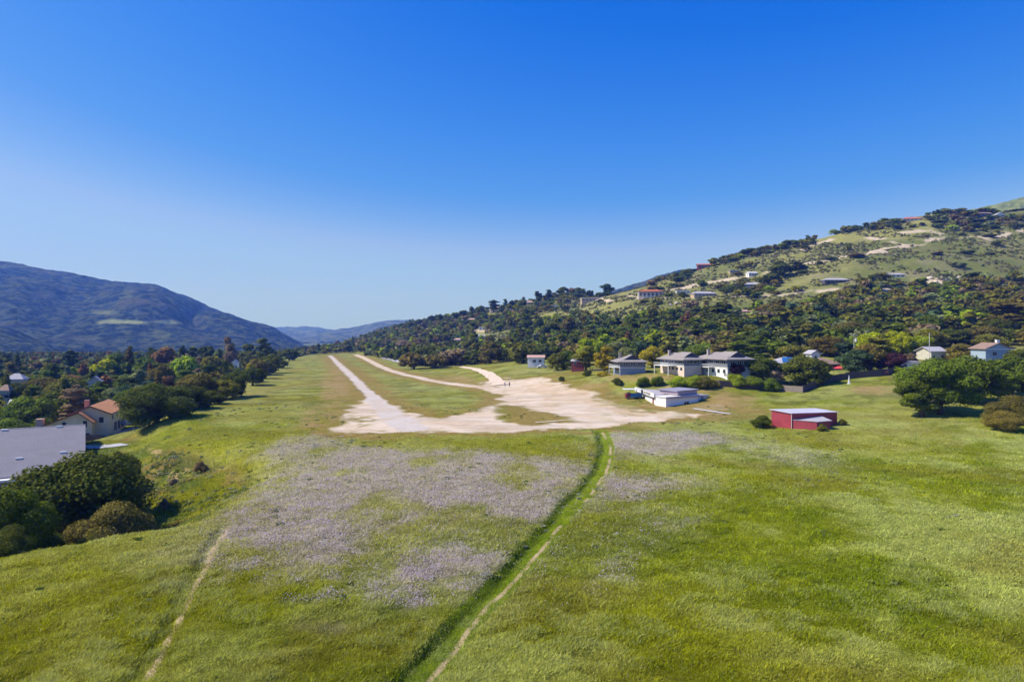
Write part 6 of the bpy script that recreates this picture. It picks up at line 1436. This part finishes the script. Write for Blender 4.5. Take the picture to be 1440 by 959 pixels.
# ------------------------------------------------------------------ light, sky, haze, camera
SUN_EL, SUN_DIR = 47.0, Vector((-.985, -.05, 0)).normalized()     # the sun stands to the left
wd = bpy.data.worlds.new('World'); SC.world = wd; wd.use_nodes = True; nt = wd.node_tree; nt.nodes.clear()
sky = nt.nodes.new('ShaderNodeTexSky'); sky.sky_type = 'NISHITA'; sky.sun_disc = False; sky.sun_elevation = math.radians(SUN_EL)
sky.sun_rotation = math.atan2(SUN_DIR.x, SUN_DIR.y); sky.altitude = 100; sky.air_density = 1.0; sky.dust_density = .6; sky.ozone_density = 4.0
bg = nt.nodes.new('ShaderNodeBackground'); bg.inputs[1].default_value = .11; wo = nt.nodes.new('ShaderNodeOutputWorld')
sep = nt.nodes.new('ShaderNodeSeparateColor'); cmb = nt.nodes.new('ShaderNodeCombineColor'); nt.links.new(sky.outputs[0], sep.inputs[0])
STR = bg.inputs[1].default_value     # the photograph's deep, saturated blue: a curve on each channel of the sky
for ch, st in enumerate(([(0, 0), (.12, .0), (.175, .03), (.22, .06), (.26, .125), (.30, .20), (.34, .215), (.5, .25), (1, .28)],
                         [(0, 0), (.2, .085), (.233, .112), (.30, .165), (.373, .215), (.46, .315), (.514, .35), (1, .38)],
                         [(0, .2), (.40, .50), (.5, .56), (.6, .59), (.8, .65), (1, .7)])):
    m0 = nt.nodes.new('ShaderNodeMath'); m0.operation = 'MULTIPLY'; m0.inputs[1].default_value = STR; cr = nt.nodes.new('ShaderNodeValToRGB'); el = cr.color_ramp.elements
    while len(el) > 1: el.remove(el[-1])
    el[0].position = st[0][0]; el[0].color = (st[0][1],) * 3 + (1,)
    for p_, v_ in st[1:]: el.new(p_).color = (v_,) * 3 + (1,)
    m2 = nt.nodes.new('ShaderNodeMath'); m2.operation = 'MULTIPLY'; m2.inputs[1].default_value = 1 / STR
    nt.links.new(sep.outputs[ch], m0.inputs[0]); nt.links.new(m0.outputs[0], cr.inputs[0]); nt.links.new(cr.outputs[0], m2.inputs[0]); nt.links.new(m2.outputs[0], cmb.inputs[ch])
nt.links.new(cmb.outputs[0], bg.inputs[0]); nt.links.new(bg.outputs[0], wo.inputs[0])
ld = bpy.data.lights.new('sun', 'SUN'); ld.energy = 4.2; ld.angle = math.radians(.53); ld.color = (1.0, .95, .87); lo = bpy.data.objects.new('sun', ld); COL.objects.link(lo)
e = math.radians(SUN_EL); to = Vector((SUN_DIR.x * math.cos(e), SUN_DIR.y * math.cos(e), math.sin(e))); lo.rotation_euler = to.to_track_quat('Z', 'Y').to_euler(); lo.location = (0, 0, 600)

hz, nt, b, out = new_mat('haze'); nt.nodes.remove(b)
vol = nt.nodes.new('ShaderNodeVolumePrincipled'); vol.inputs['Color'].default_value = (.11, .27, 1.0, 1); vol.inputs['Absorption Color'].default_value = (1, 1, 1, 1); vol.inputs['Density'].default_value = 1.7e-4; vol.inputs['Anisotropy'].default_value = .1
nt.links.new(vol.outputs[0], out.inputs['Volume'])
h = MB().box(-9500, 9500, -400, 9500, -60, 560).build('haze', hz); tag(h, 'thin blue haze filling the valley air', kind='stuff')

cd = bpy.data.cameras.new('camera'); cam = bpy.data.objects.new('camera', cd); COL.objects.link(cam); SC.camera = cam
cd.sensor_width = 36; cd.lens = 24; cd.clip_end = 40000; cd.clip_start = .5; cd.shift_y = -(479.5 - HY) / 1440
cam.location = (0, 0, CZ); cam.rotation_euler = (math.radians(90), 0, 0)
SC.view_settings.view_transform = 'Standard'; SC.view_settings.look = 'None'; SC.view_settings.exposure = .6; SC.view_settings.gamma = 1
SC.cycles.volume_bounces = 0; SC.cycles.max_bounces = 6; SC.cycles.diffuse_bounces = 3; SC.cycles.volume_max_steps = 64
